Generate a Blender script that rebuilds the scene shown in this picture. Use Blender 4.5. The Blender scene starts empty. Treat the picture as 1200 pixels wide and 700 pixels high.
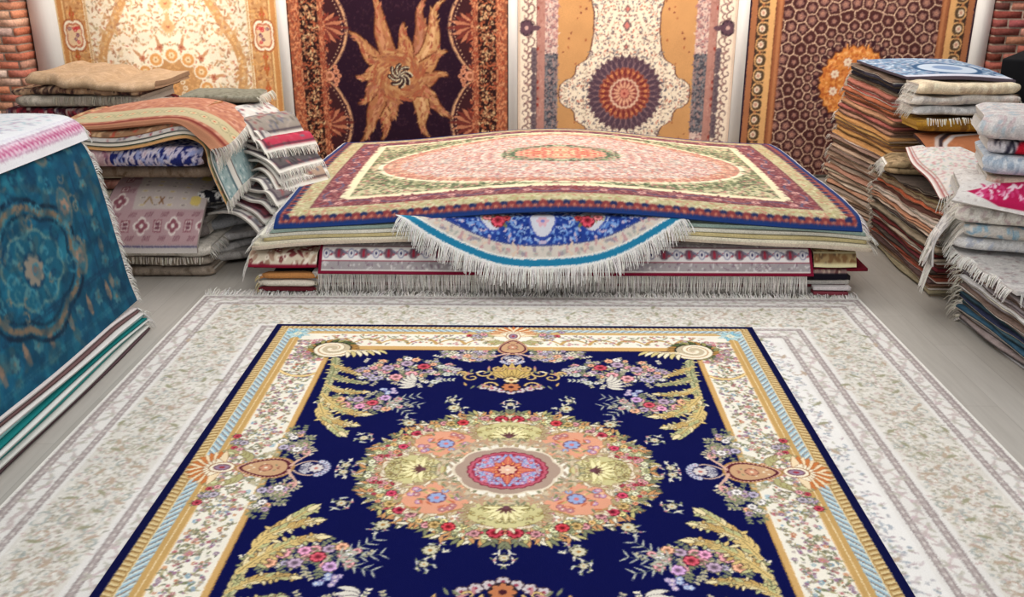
import numpy as np, math, random
PI=math.pi
class Cv:
    """a small raster canvas in metres; y up; colours are 0-255 sRGB"""
    def __init__(s,x0,y0,x1,y1,res,bg):
        s.x0,s.y0,s.res=x0,y0,res
        s.nx=int(round((x1-x0)*res)); s.ny=int(round((y1-y0)*res))
        s.a=np.empty((s.ny,s.nx,3),np.float32); s.a[:]=bg
        xs=x0+(np.arange(s.nx)+.5)/res; ys=y0+(np.arange(s.ny)+.5)/res
        s.xs=xs.astype(np.float32); s.ys=ys.astype(np.float32)
    def grid(s): return np.meshgrid(s.xs,s.ys)
    def sl(s,xa,ya,xb,yb):
        p=2/s.res
        i0=max(0,int((xa-p-s.x0)*s.res)); i1=min(s.nx,int((xb+p-s.x0)*s.res)+1)
        j0=max(0,int((ya-p-s.y0)*s.res)); j1=min(s.ny,int((yb+p-s.y0)*s.res)+1)
        if i1<=i0 or j1<=j0: return None
        return slice(j0,j1),slice(i0,i1),s.xs[i0:i1][None,:],s.ys[j0:j1][:,None]
    def put(s,j,i,cov,col,al=1.):
        cov=(np.clip(cov,0,1)*al)[...,None]
        s.a[j,i]+= (np.array(col,np.float32)-s.a[j,i])*cov
    def fill(s,m,col,al=1.):
        s.put(slice(None),slice(None),m.astype(np.float32),col,al)
    def rect(s,xa,ya,xb,yb,col,al=1.):
        r=s.sl(xa,ya,xb,yb)
        if r is None: return
        j,i,X,Y=r; k=s.res
        cov=np.clip(np.minimum(X-xa,xb-X)*k+.5,0,1)*np.clip(np.minimum(Y-ya,yb-Y)*k+.5,0,1)
        s.put(j,i,cov,col,al)
    def ell(s,x,y,a,b=None,ang=0,col=(0,0,0),al=1.):
        b=a if b is None else b; m=max(a,b)
        r=s.sl(x-m,y-m,x+m,y+m)
        if r is None: return
        j,i,X,Y=r; c,n=math.cos(ang),math.sin(ang)
        u=(X-x)*c+(Y-y)*n; v=-(X-x)*n+(Y-y)*c
        q=np.sqrt((u/a)**2+(v/b)**2)
        s.put(j,i,(1-q)*min(a,b)*s.res+.5,col,al)
    def cap(s,xa,ya,ra,xb,yb,rb,col,al=1.):
        m=max(ra,rb)
        r=s.sl(min(xa,xb)-m,min(ya,yb)-m,max(xa,xb)+m,max(ya,yb)+m)
        if r is None: return
        j,i,X,Y=r; dx,dy=xb-xa,yb-ya; L=dx*dx+dy*dy+1e-12
        t=np.clip(((X-xa)*dx+(Y-ya)*dy)/L,0,1)
        d=np.sqrt((X-xa-t*dx)**2+(Y-ya-t*dy)**2)
        s.put(j,i,(ra+(rb-ra)*t-d)*s.res+.5,col,al)
    def stroke(s,pts,w,col,al=1.):
        n=len(pts)
        if not hasattr(w,'__len__'): w=[w]*n
        for k in range(n-1): s.cap(*pts[k],w[k],*pts[k+1],w[k+1],col,al)
    def poly(s,pts,col,al=1.):
        P=np.array(pts); r=s.sl(P[:,0].min(),P[:,1].min(),P[:,0].max(),P[:,1].max())
        if r is None: return
        j,i,X,Y=r; X=X+0*Y; Y=Y+0*X; ins=np.zeros(X.shape,bool); d=np.full(X.shape,9.,np.float32)
        for k in range(len(P)):
            xa,ya=P[k-1]; xb,yb=P[k]
            dx,dy=xb-xa,yb-ya; t=np.clip(((X-xa)*dx+(Y-ya)*dy)/(dx*dx+dy*dy+1e-12),0,1)
            d=np.minimum(d,(X-xa-t*dx)**2+(Y-ya-t*dy)**2)
            if ya!=yb:
                c=((Y>=min(ya,yb))&(Y<max(ya,yb)))
                ins^=c&(X<xa+(Y-ya)*dx/dy)
        d=np.sqrt(d); s.put(j,i,np.where(ins,d,-d)*s.res+.5,col,al)
    # ---- motifs
    def leaf(s,x,y,L,w,ang,col,bend=0.,edge=None,vein=None):
        """pointed leaf starting at x,y"""
        n=7; pts=[];a=ang;px,py=x,y;C=[(x,y)]
        for k in range(n):
            a+=bend/n; px+=L/n*math.cos(a); py+=L/n*math.sin(a); C.append((px,py))
        W=[w*math.sin(PI*min(1,(k/n)**.75))**.8*.5 if 0<k<n else .0 for k in range(n+1)]
        if edge is not None: s.stroke(C,[q+.0025 for q in W],edge)
        s.stroke(C,[max(q,.0012) for q in W],col)
        if vein is not None: s.stroke(C[:-1],.0011,vein)
        return px,py,a
    def flower(s,x,y,r,pet,cen,n=6,edge=None,ang=0,inner=None):
        if edge is not None: s.ell(x,y,r*1.12,col=edge)
        for k in range(n):
            a=ang+k*2*PI/n
            s.ell(x+.58*r*math.cos(a),y+.58*r*math.sin(a),r*.46,r*.46*min(1,5/n),a,pet)
        if inner is not None: s.ell(x,y,r*.55,col=inner)
        s.ell(x,y,r*.3,col=cen)
    def spray(s,x,y,ang,L,n,leafc,stem,w=.008,tip=None,bend=.6,rnd=random):
        a=ang;px,py=x,y
        for k in range(n):
            qx,qy=px+L/n*math.cos(a),py+L/n*math.sin(a)
            s.cap(px,py,.0018,qx,qy,.0018,stem); a+=bend/n; px,py=qx,qy
            for sg in (1,-1): s.leaf(px,py,L*.26,w*1.6,a+sg*.9,leafc)
        if tip is not None: s.flower(px,py,w*1.6,tip,leafc,5)
    def curl(s,x,y,r,a0,turns,w,col,sg=1):
        pts=[];W=[];n=int(14*abs(turns))+4
        for k in range(n+1):
            t=k/n; q=r*(1-.85*t); a=a0+sg*turns*2*PI*t
            pts.append((x+q*math.cos(a),y+q*math.sin(a))); W.append(w*(1-.5*t))
        s.stroke(pts,W,col)
def bez(a,b,c,d,n=16):
    o=[]
    for k in range(n+1):
        t=k/n;u=1-t
        o.append((u**3*a[0]+3*u*u*t*b[0]+3*u*t*t*c[0]+t**3*d[0],u**3*a[1]+3*u*u*t*b[1]+3*u*t*t*c[1]+t**3*d[1]))
    return o
def lobes(cx,cy,rx,ry,n,amp,ph=0,m=160,sharp=False):
    o=[]
    for k in range(m):
        a=2*PI*k/m; q=abs(math.sin(n*(a+ph)/2)); q=q if not sharp else 1-q
        o.append((cx+rx*(1+amp*q)*math.cos(a),cy+ry*(1+amp*q)*math.sin(a)))
    return o
def jit(c,r,d=14):
    k=r.uniform(-d,d); return tuple(max(0,min(255,v+k+r.uniform(-d/3,d/3))) for v in c)
def mirror4(a):
    """quarter (x>=0,y>=0) -> full"""
    h=np.concatenate([a[:,::-1],a],1); return np.concatenate([h[::-1],h],0)
def mirror2(a): return np.concatenate([a[:,::-1],a],1)
def down(a,k=2):
    if k>1: a=weave(a)
    ny,nx=a.shape[0]//k*k,a.shape[1]//k*k
    return a[:ny,:nx].reshape(ny//k,k,nx//k,k,3).mean((1,3))

def weave(a,p=1.0,seed=3):
    """knots: every sample is taken from a slightly wrong place"""
    r=np.random.RandomState(seed); ny,nx=a.shape[:2]
    j=np.clip(np.arange(ny)[:,None]+np.rint(r.normal(0,p,(ny,nx))).astype(int),0,ny-1); i=np.clip(np.arange(nx)[None,:]+np.rint(r.normal(0,p,(ny,nx))).astype(int),0,nx-1)
    return a[j,i]
def scatter(c,n,x0,y0,x1,y1,rnd,fn,inside=None,mind=0):
    done=[];t=0
    while len(done)<n and t<n*12:
        t+=1; x,y=rnd.uniform(x0,x1),rnd.uniform(y0,y1)
        if inside and not inside(x,y): continue
        if mind and any((x-a)**2+(y-b)**2<mind*mind for a,b in done[-160:]): continue
        done.append((x,y)); fn(x,y)
NAVY=(7,12,70);GOLD=(196,158,98);GOLD2=(168,126,70);CREAM=(232,222,196);IV=(236,230,214)
PINK=(188,128,132);ROSE=(158,52,66);MAUVE=(150,126,146);SAGE=(126,130,100);BLUE=(140,164,182);SALM=(200,144,114);YEL=(200,186,124)
def florets(c,x,y,rnd,k=1.,pal=None):
    pal=pal or [PINK,ROSE,MAUVE,SALM,BLUE]
    t=rnd.random()
    if t<.45:
        for q in range(rnd.choice((1,2,3))):
            c.leaf(x,y,.03*k,.011*k,rnd.uniform(0,6.28),rnd.choice([SAGE,(120,120,100),(170,160,120)]))
    if t>.25:
        p=jit(rnd.choice(pal),rnd)
        c.flower(x,y,rnd.uniform(.008,.015)*k,p,rnd.choice([CREAM,GOLD,ROSE]),5,ang=rnd.random())
def rose(c,x,y,r,col,rnd,lv=True):
    if lv:
        for q in range(5):
            a=rnd.uniform(0,6.28); c.leaf(x+r*.5*math.cos(a),y+r*.5*math.sin(a),r*1.25,r*.5,a,rnd.choice([SAGE,(178,170,120),(110,120,90)]))
    d=tuple(v*.62 for v in col); l=tuple(min(255,v*1.15+26) for v in col)
    c.flower(x,y,r,l,d,7,edge=d,ang=rnd.random(),inner=col)
def smallspray(c,x,y,ang,rnd,s=1.):
    ca,sa=math.cos(ang),math.sin(ang)
    for k,(dx,dy,L) in enumerate([(0,0,0),(1,.4,1),(-1,.5,1),(.6,-.8,1),(-.5,-.9,1),(0,1.2,1)]):
        px,py=x+s*.038*(dx*ca-dy*sa),y+s*.038*(dx*sa+dy*ca)
        if k==0: continue
        c.cap(x,y,.0016,px,py,.0016,SAGE)
        for q in range(3): c.leaf(px,py,.026*s,.009*s,rnd.uniform(0,6.28),rnd.choice([CREAM,(190,190,170),SAGE]))
        c.ell(px,py,.008*s,.006*s,0,rnd.choice([CREAM,PINK,(200,200,190)]))
    c.flower(x,y,.02*s,(206,200,176),GOLD,7,edge=(90,80,60))
def acanthus(c,P,side,L,w,cols,rnd,step=1,bend=1.3,ang=.9,dark=(60,46,40)):
    n=len(P)
    for k in range(1,n-1,step):
        a=math.atan2(P[k+1][1]-P[k-1][1],P[k+1][0]-P[k-1][0]); t=k/n
        l=L*(.6+.7*math.sin(PI*min(1,t*1.1)))*rnd.uniform(.85,1.15)
        for sg in side:
            col=rnd.choice(cols)
            c.leaf(P[k][0],P[k][1],l,w,a+sg*ang,col,bend=-sg*bend,edge=dark,vein=tuple(v*.7 for v in col))
            # secondary serration
            ex,ey=P[k][0]+l*.5*math.cos(a+sg*ang*.7),P[k][1]+l*.5*math.sin(a+sg*ang*.7)
            c.leaf(ex,ey,l*.45,w*.6,a+sg*(ang+.7),rnd.choice(cols),bend=-sg*.6,edge=dark)
    c.stroke(P,[w*.4*(1-.6*k/n) for k in range(n)],cols[0])
    c.stroke(P,[.002]*n,tuple(v*.65 for v in cols[0]))
def curlleaf(c,x,y,r,a0,sg,rnd):
    c.curl(x,y,r*1.0,a0,.9,.007,(70,54,44),sg); c.curl(x,y,r,a0,.9,.0045,YEL,sg)
def sidemotif(c,T,rnd):
    """T maps local (along outward axis o, lateral l) to canvas coords; o=0 at the fan centre"""
    def leaf(o,l,L,w,a,col,**k):
        x,y=T(o,l); x2,y2=T(o+math.cos(a),l+math.sin(a)); c.leaf(x,y,L,w,math.atan2(y2-y,x2-x),col,**k)
    for l0 in (-1,1):
        # cream acanthus scrolls either side of the fan
        for k in range(9):
            t=k/8; o=-.10+.13*t; l=l0*(.055+.075*math.sin(PI*t))
            leaf(o,l,.085,.034,l0*(1.9-2.6*t),rnd.choice([CREAM,(206,206,160),(176,170,120)]),edge=(110,86,60),bend=l0*-.9)
        for k in range(8):
            x,y=T(.02+rnd.uniform(-.08,.06),l0*rnd.uniform(.16,.3)); rose(c,x,y,rnd.uniform(.014,.022),rnd.choice([PINK,ROSE,MAUVE,(150,140,150)]),rnd)
    R=.15
    x,y=T(0,0)
    for k in range(-9,10):
        a=k*.165
        leaf(.01,0.0,R*(1.0-.0*abs(a)),.040,a,(236,214,176) if k%2 else (200,120,66),edge=(150,90,54))
    P=[T(.04+(.1)*0,0)]
    for k in range(-4,5):
        a=k*.26; leaf(.0,0,.088,.036,a,(238,226,200),edge=(150,104,70))
    e=(T(1,0)[0]-T(0,0)[0]); ang=0 if abs(e)>.5 else PI/2
    c.ell(x,y,.062,.046,ang,(150,100,60)); c.ell(x,y,.056,.041,ang,(240,230,206)); c.ell(x,y,.040,.028,ang,(110,60,70)); c.ell(x,y,.034,.022,ang,MAUVE); c.ell(x,y,.014,.009,ang,ROSE)
    # tear
    def tear(s_,col):
        pts=[]
        for k in range(40):
            a=2*PI*k/40; q=math.cos(a)
            o=-.195-.118*s_*q*-1; wd=.078*s_*math.sin(a)*(1-.38*(-q*-1))
            pts.append(T(-.195+.122*s_*q, wd*(1)))
        c.poly(pts,col); return pts
    tear(1.12,GOLD2); b=tear(1.0,(84,30,44)); 
    for q in b[::1]: c.ell(q[0],q[1],.0055,col=(214,170,150))
    tear(.84,(198,158,120))
    for k in range(14):
        px,py=T(rnd.uniform(-.27,-.12),rnd.uniform(-.035,.035)); c.ell(px,py,.008,.004,rnd.random()*3,rnd.choice([SALM,CREAM,(150,90,80),SAGE]))
    tx,ty=T(-.2,0); c.flower(tx,ty,.028,SALM,CREAM,6,edge=(130,80,70))
    # curls and silver flower inward
    for l0 in (-1,1):
        P=bez(T(-.31,l0*.02),T(-.33,l0*.09),T(-.40,l0*.12),T(-.36,l0*.17)); c.stroke(P,[.009*(1-.6*i/16) for i in range(17)],(210,170,150))
        P=bez(T(-.36,l0*.17),T(-.33,l0*.17),T(-.33,l0*.13),T(-.36,l0*.13)); c.stroke(P,.004,(210,170,150))
        P=bez(T(-.33,l0*.02),T(-.36,l0*.06),T(-.42,l0*.08),T(-.44,l0*.04)); c.stroke(P,.005,(200,170,150))
    for k in range(7):
        a=(k-3)*.33
        leaf(-.36,0,.06,.03,PI+a,(210,206,206),edge=(60,60,90)); 
    for k in range(9):
        a=(k-4)*.32; px,py=T(-.43-.05*math.cos(a),.06*math.sin(a)); c.flower(px,py,.016,(196,200,214),PINK,6,edge=(50,50,90))
    px,py=T(-.43,0); c.flower(px,py,.034,(214,206,200),(190,120,110),8,edge=(70,60,90))
def paint_main(res=500):
    rnd=random.Random(7); HX,HY=1.5,1.755
    c=Cv(0,0,HX,HY,res,NAVY); X,Y=c.grid()
    # borders (rectangular rings measured from the edge)
    def ring(dx0,dy0,col):
        c.fill((X>HX-dx0)|(Y>HY-dy0),col)
    inn=lambda dx,dy:(X<HX-dx)&(Y<HY-dy)
    c.fill(~inn(.435,.40),GOLD2); c.fill(~inn(.430,.395),(205,164,104)); c.fill(~inn(.404,.345),(244,232,210)); c.fill(~inn(.400,.335),IV)
    c.fill(~inn(.197,.155),(225,190,140)); c.fill(~inn(.192,.15),GOLD); c.fill(~inn(.168,.135),(240,222,180)); c.fill(~inn(.163,.13),GOLD)
    c.fill(~inn(.14,.115),(160,190,204)); c.fill(~inn(.092,.075),(228,206,160)); c.fill(~inn(.086,.07),GOLD2); c.fill(~inn(.082,.066),(196,166,112)); 
    # hatch ticks in the outer gold band
    def ticks():
        m=(~inn(.080,.062))&inn(.042,.034)
        side=(HX-X)*(HY/ HX)<(HY-Y)
        side=(HX-X)<(HY-Y)
        ph=np.where(side,(Y*1.0+X*.35),(X+Y*.35))
        c.fill(m&((ph/.03)%1<.32),(146,112,66)); c.fill(m&((ph/.03)%1>.62),(222,200,150))
        m2=(~inn(.138,.113))&inn(.094,.077)
        ph=np.where(side,(Y+ (HX-X)*1.2),(X+(HY-Y)*1.2))
        c.fill(m2&((ph/.045)%1<.3),(214,222,214)); c.fill(m2&((ph/.045)%1>.68),(92,120,140))
        c.fill(m2&(((ph+.012)/.045)%1<.12),(196,150,110))
    ticks()
    c.fill(~inn(.040,.034),(10,14,60))
    # top band: small grey flowers instead of the column
    # white panels florals
    ins=lambda x,y:(1.115<x<1.29 and y<1.40) or (1.43<y<1.58 and x<1.30)
    scatter(c,500,0,0,1.3,1.6,rnd,lambda x,y:florets(c,x,y,rnd,rnd.uniform(.6,1.05),[PINK,MAUVE,(170,160,150),BLUE,SALM,(150,140,120)]),lambda x,y:(1.115<x<1.29 and y<1.40),.013)
    for k in range(6):   # gold cartouche scrolls in the top panel
        x=.12+k*.17
        P=bez((x,1.45),(x+.03,1.54),(x+.10,1.54),(x+.16,1.46)); c.stroke(P,[.012*(1-.5*i/16) for i in range(17)],GOLD); c.curl(x+.05,1.5,.022,0,1,.004,GOLD2)
        P=bez((x,1.56),(x+.05,1.50),(x+.10,1.50),(x+.14,1.57)); c.stroke(P,.004,SAGE)
    scatter(c,110,0.12,1.44,1.15,1.58,rnd,lambda x,y:florets(c,x,y,rnd,.8,[PINK,SALM,MAUVE]),None,.02)
    P=bez((1.1,1.02),(1.15,.95),(1.25,.98),(1.3,1.05)); c.stroke(P,[.012]*17,(160,116,60)); c.stroke(P,[.008]*17,(236,210,150))
    # inner edge: flowers creeping over the gold line into the navy
    def edgefl(x,y): 
        if rnd.random()<.5: rose(c,x,y,rnd.uniform(.012,.026),rnd.choice([MAUVE,PINK,(196,190,186),(150,140,160),SALM]),rnd)
        else: c.spray(x,y,rnd.uniform(0,6.28),.06,3,rnd.choice([CREAM,SAGE,(190,180,150)]),SAGE)
    scatter(c,46,.86,.12,1.09,.36,rnd,edgefl,lambda x,y:x>.93+.25*(y-.12) - .0 and x>.9,.02)
    scatter(c,60,.10,1.16,.42,1.35,rnd,edgefl,lambda x,y:y>1.2+.25*abs(x-.2),.02)
    scatter(c,90,.30,.86,.92,1.26,rnd,edgefl,lambda x,y:((x-.60)/.30)**2+((y-1.06)/.17)**2<1,.026)
    for x,y in ((.70,1.10),(.56,1.02),(.64,.98),(.50,1.12),(.60,1.16)): rose(c,x,y,.036,rnd.choice([PINK,MAUVE,ROSE]),rnd)
    for x,y in ((.40,1.12),(.36,1.02),(.42,.92)): c.flower(x,y,.026,(206,206,196),SAGE,6,edge=(50,60,70)); c.spray(x,y,PI+rnd.uniform(-.6,.6),.1,4,(200,200,180),SAGE)
    # white crescent leaf
    for k in range(6): c.leaf(.52,.88+.012*k,.10,.03,-.9+k*.32,(220,214,200),bend=.9,edge=(60,50,60))
    # bouquet on the plume
    scatter(c,70,.48,.52,.96,.82,rnd,edgefl,lambda x,y:((x-.76)/.21)**2+((y-.66)/.085)**2<1,.024)
    for x,y,q,col in ((.72,.66,.030,(170,60,74)),(.80,.70,.030,MAUVE),(.86,.64,.030,PINK),(.66,.72,.03,(170,130,170)),(.78,.62,.026,(196,130,160)),(.90,.7,.03,SALM)): rose(c,x,y,q,col,rnd)
    for a in (2.55,3.1,3.65): c.spray(.67,.66,a,.19,5,(176,178,164),(110,120,100),w=.006,bend=.35)
    for k in range(12): c.flower(.66+rnd.uniform(-.05,.04),.80+rnd.uniform(-.045,.04),.014,rnd.choice([(176,190,220),(190,170,200)]),CREAM,5,edge=(60,60,110))
    # acanthus plume down the inner border
    rn=random.Random(3)
    cols=[(220,192,126),(232,216,168),(202,166,102),(190,190,136)]
    def frond(a,b,c2,d2,L,w,n,g=False):
        P=bez(a,b,c2,d2,n); cl=[(160,164,120),(196,194,150),(212,196,140)] if g else cols
        m=len(P)
        for k in range(1,m-1):
            an=math.atan2(P[k+1][1]-P[k-1][1],P[k+1][0]-P[k-1][0]); t=k/m; l=L*(1.15-.7*t)*rn.uniform(.85,1.15)
            for sg in (1,-1):
                col=rn.choice(cl); c.leaf(P[k][0],P[k][1],l,w,an+sg*.85,col,bend=-sg*.9,edge=(74,60,52),vein=tuple(v*.72 for v in col))
                if rn.random()<.5: c.leaf(P[k][0]+l*.45*math.cos(an+sg*.7),P[k][1]+l*.45*math.sin(an+sg*.7),l*.5,w*.6,an+sg*1.5,rn.choice(cl),edge=(60,50,44))
        c.stroke(P,[w*.42*(1-.7*k/m) for k in range(m)],cl[0]); c.stroke(P,[.002]*m,tuple(v*.6 for v in cl[0])); c.leaf(*P[-2],L*.8,w,math.atan2(P[-1][1]-P[-2][1],P[-1][0]-P[-2][0]),cl[1],edge=(60,50,44))
    frond((1.04,1.27),(.96,1.05),(1.03,.75),(.95,.50),.060,.021,20,True)
    frond((1.02,1.14),(.97,1.09),(.92,1.05),(.84,1.00),.055,.019,8)
    frond((1.01,1.00),(.95,.95),(.88,.91),(.79,.90),.058,.020,9,True)
    frond((1.01,.88),(.95,.80),(.87,.77),(.76,.79),.060,.021,9)
    frond((1.00,.76),(.94,.64),(.85,.54),(.72,.53),.080,.027,11)
    frond((.99,.64),(.95,.52),(.89,.41),(.81,.32),.088,.029,11)
    frond((.97,.54),(.90,.46),(.84,.43),(.75,.41),.065,.022,7)
    # corner scroll
    c.ell(1.07,1.37,.140,.115,0,(40,42,40)); c.ell(1.07,1.37,.105,.088,0,(196,180,150))
    for k in range(22):
        a=k*2*PI/22; c.leaf(1.07+.115*math.cos(a),1.37+.095*math.sin(a),.055,.026,a+.5,rn.choice([(84,96,60),(150,146,90),GOLD2]),bend=.6,edge=(40,36,30))
    c.curl(1.07,1.37,.112,-2.6,1.35,.031,(140,112,86),1)
    c.curl(1.07,1.37,.110,-2.6,1.35,.028,(238,228,204),1)
    c.curl(1.07,1.37,.112,-2.6,1.2,.005,(190,150,110),1)
    P2=bez((.96,1.33),(.88,1.32),(.84,1.36),(.78,1.34)); c.stroke(P2,[.02*(1-.8*i/16) for i in range(17)],(230,214,176))
    for k in range(7): c.leaf(.98-.03*k,1.32+.005*k,.09,.026,-2.2-.1*k,rn.choice([(232,222,190),(206,190,130)]),bend=.7,edge=(60,44,36))
    scatter(c,60,1.10,1.20,1.30,1.5,rnd,lambda x,y:florets(c,x,y,rnd,1.1,[PINK,MAUVE]),lambda x,y:(x-1.07)**2+(y-1.37)**2>.02,.015)
    # pale blue corner star
    for k in range(16): c.leaf(1.33,1.60,.085 if k%2 else .06,.026,k*PI/8,rn.choice([(140,190,210),(190,214,216)]),edge=(110,130,120))
    c.flower(1.33,1.60,.026,(226,220,190),BLUE,6)
    sidemotif(c,lambda o,l:(1.30+o,l),rnd); sidemotif(c,lambda o,l:(l*1.0,1.575+o*.85),rnd)
    # palmette under the top motif
    for k in range(9):
        a=PI/2+(k-4)*.36; c.leaf(0,.98,.20-.012*abs(k-4),.05,a,(206,176,104),edge=(60,44,36),vein=(150,100,50),bend=-.2*(k-4))
    for k in range(7): c.flower(.05*(k-3),.80+.02*abs(k-3),.028,(200,190,190),(150,60,80),6,edge=(70,50,60))
    c.flower(0,.86,.05,(190,120,80),(70,30,40),8,edge=(40,30,40)); c.flower(0,.95,.04,(214,190,130),(120,60,50),8,edge=(50,36,36))
    for (x,y,r,a0,sg) in ((.10,.98,.05,PI,-1),(.16,1.04,.05,PI,1),(.12,.88,.045,PI,-1),(.22,.98,.05,PI/2,-1),(.08,1.10,.04,PI,1),(.27,1.03,.03,0,1)):
        c.curl(x,y,r,a0,1.15,.010,(60,46,40),sg); c.curl(x,y,r,a0,1.15,.007,(210,180,120),sg)
    for k in range(16): c.leaf(rnd.uniform(0,.26),rnd.uniform(.84,1.1),.05,.014,rnd.uniform(0,6.28),rn.choice([PINK,CREAM,SAGE,GOLD]))
    # single sprays on the navy
    for x,y,a,s_ in ((.272,.60,0,1.),(0,.655,0,1.),(.70,.285,.7,1.05),(.517,.462,0,.8),(.74,.03,1.6,1.),(.305,.70,.4,.9)): smallspray(c,x,y,a,rnd,s_)
    for x,y in ((.50,.44),(.29,.61)): c.flower(x,y,.03,(206,200,170),GOLD2,9,edge=(80,76,60))
    # ---- medallion
    RX,RY=.645,.545
    for k in range(150):
        a=rnd.uniform(-.1,PI/2+.1); q=rnd.uniform(.93,1.02); c.leaf(RX*q*math.cos(a),RY*q*math.sin(a),.055,.018,a+rnd.uniform(-1.2,1.2),rnd.choice([(190,180,120),CREAM,SAGE,(206,150,100)]),edge=(60,56,50))
    c.poly(lobes(0,0,RX*.94,RY*.94,36,.045),(150,120,84)); c.poly(lobes(0,0,RX*.93,RY*.93,36,.04),(222,208,170))
    c.poly(lobes(0,0,RX*.80,RY*.80,16,.05),(238,232,216))
    e=lambda x,y:(x/RX)**2+(y/RY)**2
    scatter(c,520,0,0,RX,RY,rnd,lambda x,y:florets(c,x,y,rnd,.75,[PINK,SALM,GOLD,(150,150,120),(160,170,190)]),lambda x,y:.25<e(x,y)<.86,.012)
    def ringroses(x,y): rose(c,x,y,rnd.uniform(.010,.019),rnd.choice([ROSE,PINK,SALM,YEL,GOLD,(190,120,90),(190,190,150),(206,200,170),(150,150,110)]),rnd)
    scatter(c,190,0,0,RX,RY,rnd,ringroses,lambda x,y:.70<e(x,y)<.97,.022)
    for a,q,col,r in ((.10,.80,ROSE,.024),(.0,.88,PINK,.03),(.28,.8,ROSE,.026),(.72,.92,(176,50,72),.040),(.82,.90,PINK,.036),(.60,.93,(190,156,96),.034),(1.06,.92,(186,150,92),.034),(1.16,.90,(190,50,60),.038),(1.50,.90,(170,44,58),.044),(1.36,.93,PINK,.03),(1.28,.80,SALM,.028),(.45,.86,(200,60,90),.03)):
        rose(c,RX*q*math.cos(a),RY*q*math.sin(a),r*.74,tuple(int(v*.88) for v in col),rnd)
    # salmon cartouches on the diagonals
    pts=lobes(.30,.232,.135,.112,5,.16,ph=.4); c.poly([(x,y) for x,y in lobes(.30,.232,.147,.124,5,.16,ph=.4)],(176,140,90)); c.poly(pts,(222,158,128))
    for k in range(46):
        a=rnd.uniform(0,6.28);q=math.sqrt(rnd.random())*.95; x,y=.30+.135*q*math.cos(a),.232+.11*q*math.sin(a)
        if rnd.random()<.45: c.flower(x,y,.016,rnd.choice([(150,170,206),(170,180,206),PINK,(196,150,180)]),CREAM,6,edge=(150,90,90))
        else: c.leaf(x,y,.04,.012,rnd.uniform(0,6.28),rnd.choice([(196,110,80),(190,170,110),(230,190,150),SAGE]))
    c.flower(.30,.235,.038,(150,166,206),(210,120,120),7,edge=(120,80,100))
    # olive-yellow palmettes on the axes
    for (cx,cy,ax,ay,an) in ((.425,0,.125,.115,0),(0,.345,.15,.10,PI/2)):
        c.poly(lobes(cx,cy,ax*1.06,ay*1.06,7,.12),(150,130,70)); c.poly(lobes(cx,cy,ax,ay,7,.12),(204,196,142))
        for k in range(70):
            a=rnd.uniform(0,6.28);q=math.sqrt(rnd.random())*1.02
            c.curl(cx+ax*q*math.cos(a),cy+ay*q*math.sin(a),.02,rnd.uniform(0,6),.8,.0026,rnd.choice([(150,128,72),(232,224,180),(140,120,90),(120,110,70)]),rnd.choice((-1,1)))
        for k in range(9):
            a=an+(k-4)*.42; c.leaf(cx-.03*math.cos(an),cy-.03*math.sin(an),.10,.024,a,(236,228,176),edge=(160,140,80))
        for k in range(5): c.leaf(cx-.04*math.cos(an),cy-.04*math.sin(an),.05,.014,an+(k-2)*.5,(96,60,60))
        c.ell(cx-.04*math.cos(an),cy-.04*math.sin(an),.014,col=(110,70,80))
    for (cx,cy,ax,ay) in ((.30,.232,.147,.124),(.425,0,.133,.122),(0,.345,.159,.106)):
        for k in range(34):
            a=k*2*PI/34; x,y=cx+ax*1.04*math.cos(a),cy+ay*1.04*math.sin(a)
            c.leaf(x,y,.045,.015,a+rnd.choice((-1,1))*rnd.uniform(.5,1.4),rnd.choice([CREAM,(206,190,150),(176,160,120),(226,214,186)]),bend=rnd.uniform(-1.5,1.5),edge=(150,116,90))
    for k in range(90):
        a=rnd.uniform(0,PI/2);q=rnd.uniform(.27,.33); c.leaf(q*math.cos(a),q*.84*math.sin(a),.04,.012,rnd.uniform(0,6.28),rnd.choice([(206,190,160),SAGE,(190,150,120),(170,150,130)]),bend=1,edge=(190,170,140))
    # taupe ring and centre
    c.poly(lobes(0,0,.232,.196,8,.09,ph=PI/8*1),(224,210,186)); c.poly(lobes(0,0,.222,.187,8,.08,ph=PI/8),(172,148,132))
    c.poly(lobes(0,0,.178,.158,24,.05),(120,40,56)); c.poly(lobes(0,0,.172,.152,24,.05),(190,92,110)); c.poly(lobes(0,0,.158,.14,24,.04),(150,50,70))
    for k in range(150):
        a=rnd.uniform(0,PI/2);q=rnd.uniform(.3,.95); x,y=.158*q*math.cos(a),.14*q*math.sin(a)
        c.flower(x,y,rnd.uniform(.006,.012),rnd.choice([(130,150,200),(150,160,206),(190,150,190),(200,90,110),(176,130,150)]),CREAM,5)
    for k in range(8):
        a=k*PI/4; c.leaf(0,0,.125 if k%2==0 else .085,.045,a,(206,110,90),edge=(120,20,40),vein=(240,190,120))
    for k in range(8):
        a=PI/8+k*PI/4; c.leaf(0,0,.075,.02,a,(230,150,90),edge=(130,30,50))
    c.flower(0,0,.042,(230,190,160),(190,40,60),8,edge=(130,30,50)); c.ell(0,0,.012,col=(240,220,200))
    return down(mirror4(c.a),2)
def vine(c,x0,y0,x1,y1,per,amp,w,col,ph=0):
    L=math.hypot(x1-x0,y1-y0);n=max(8,int(L/per*14));dx,dy=(x1-x0)/L,(y1-y0)/L
    P=[]
    for k in range(n+1):
        t=k/n*L;q=amp*math.sin(2*PI*t/per+ph); P.append((x0+dx*t-dy*q,y0+dy*t+dx*q))
    c.stroke(P,w,col); return P
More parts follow.
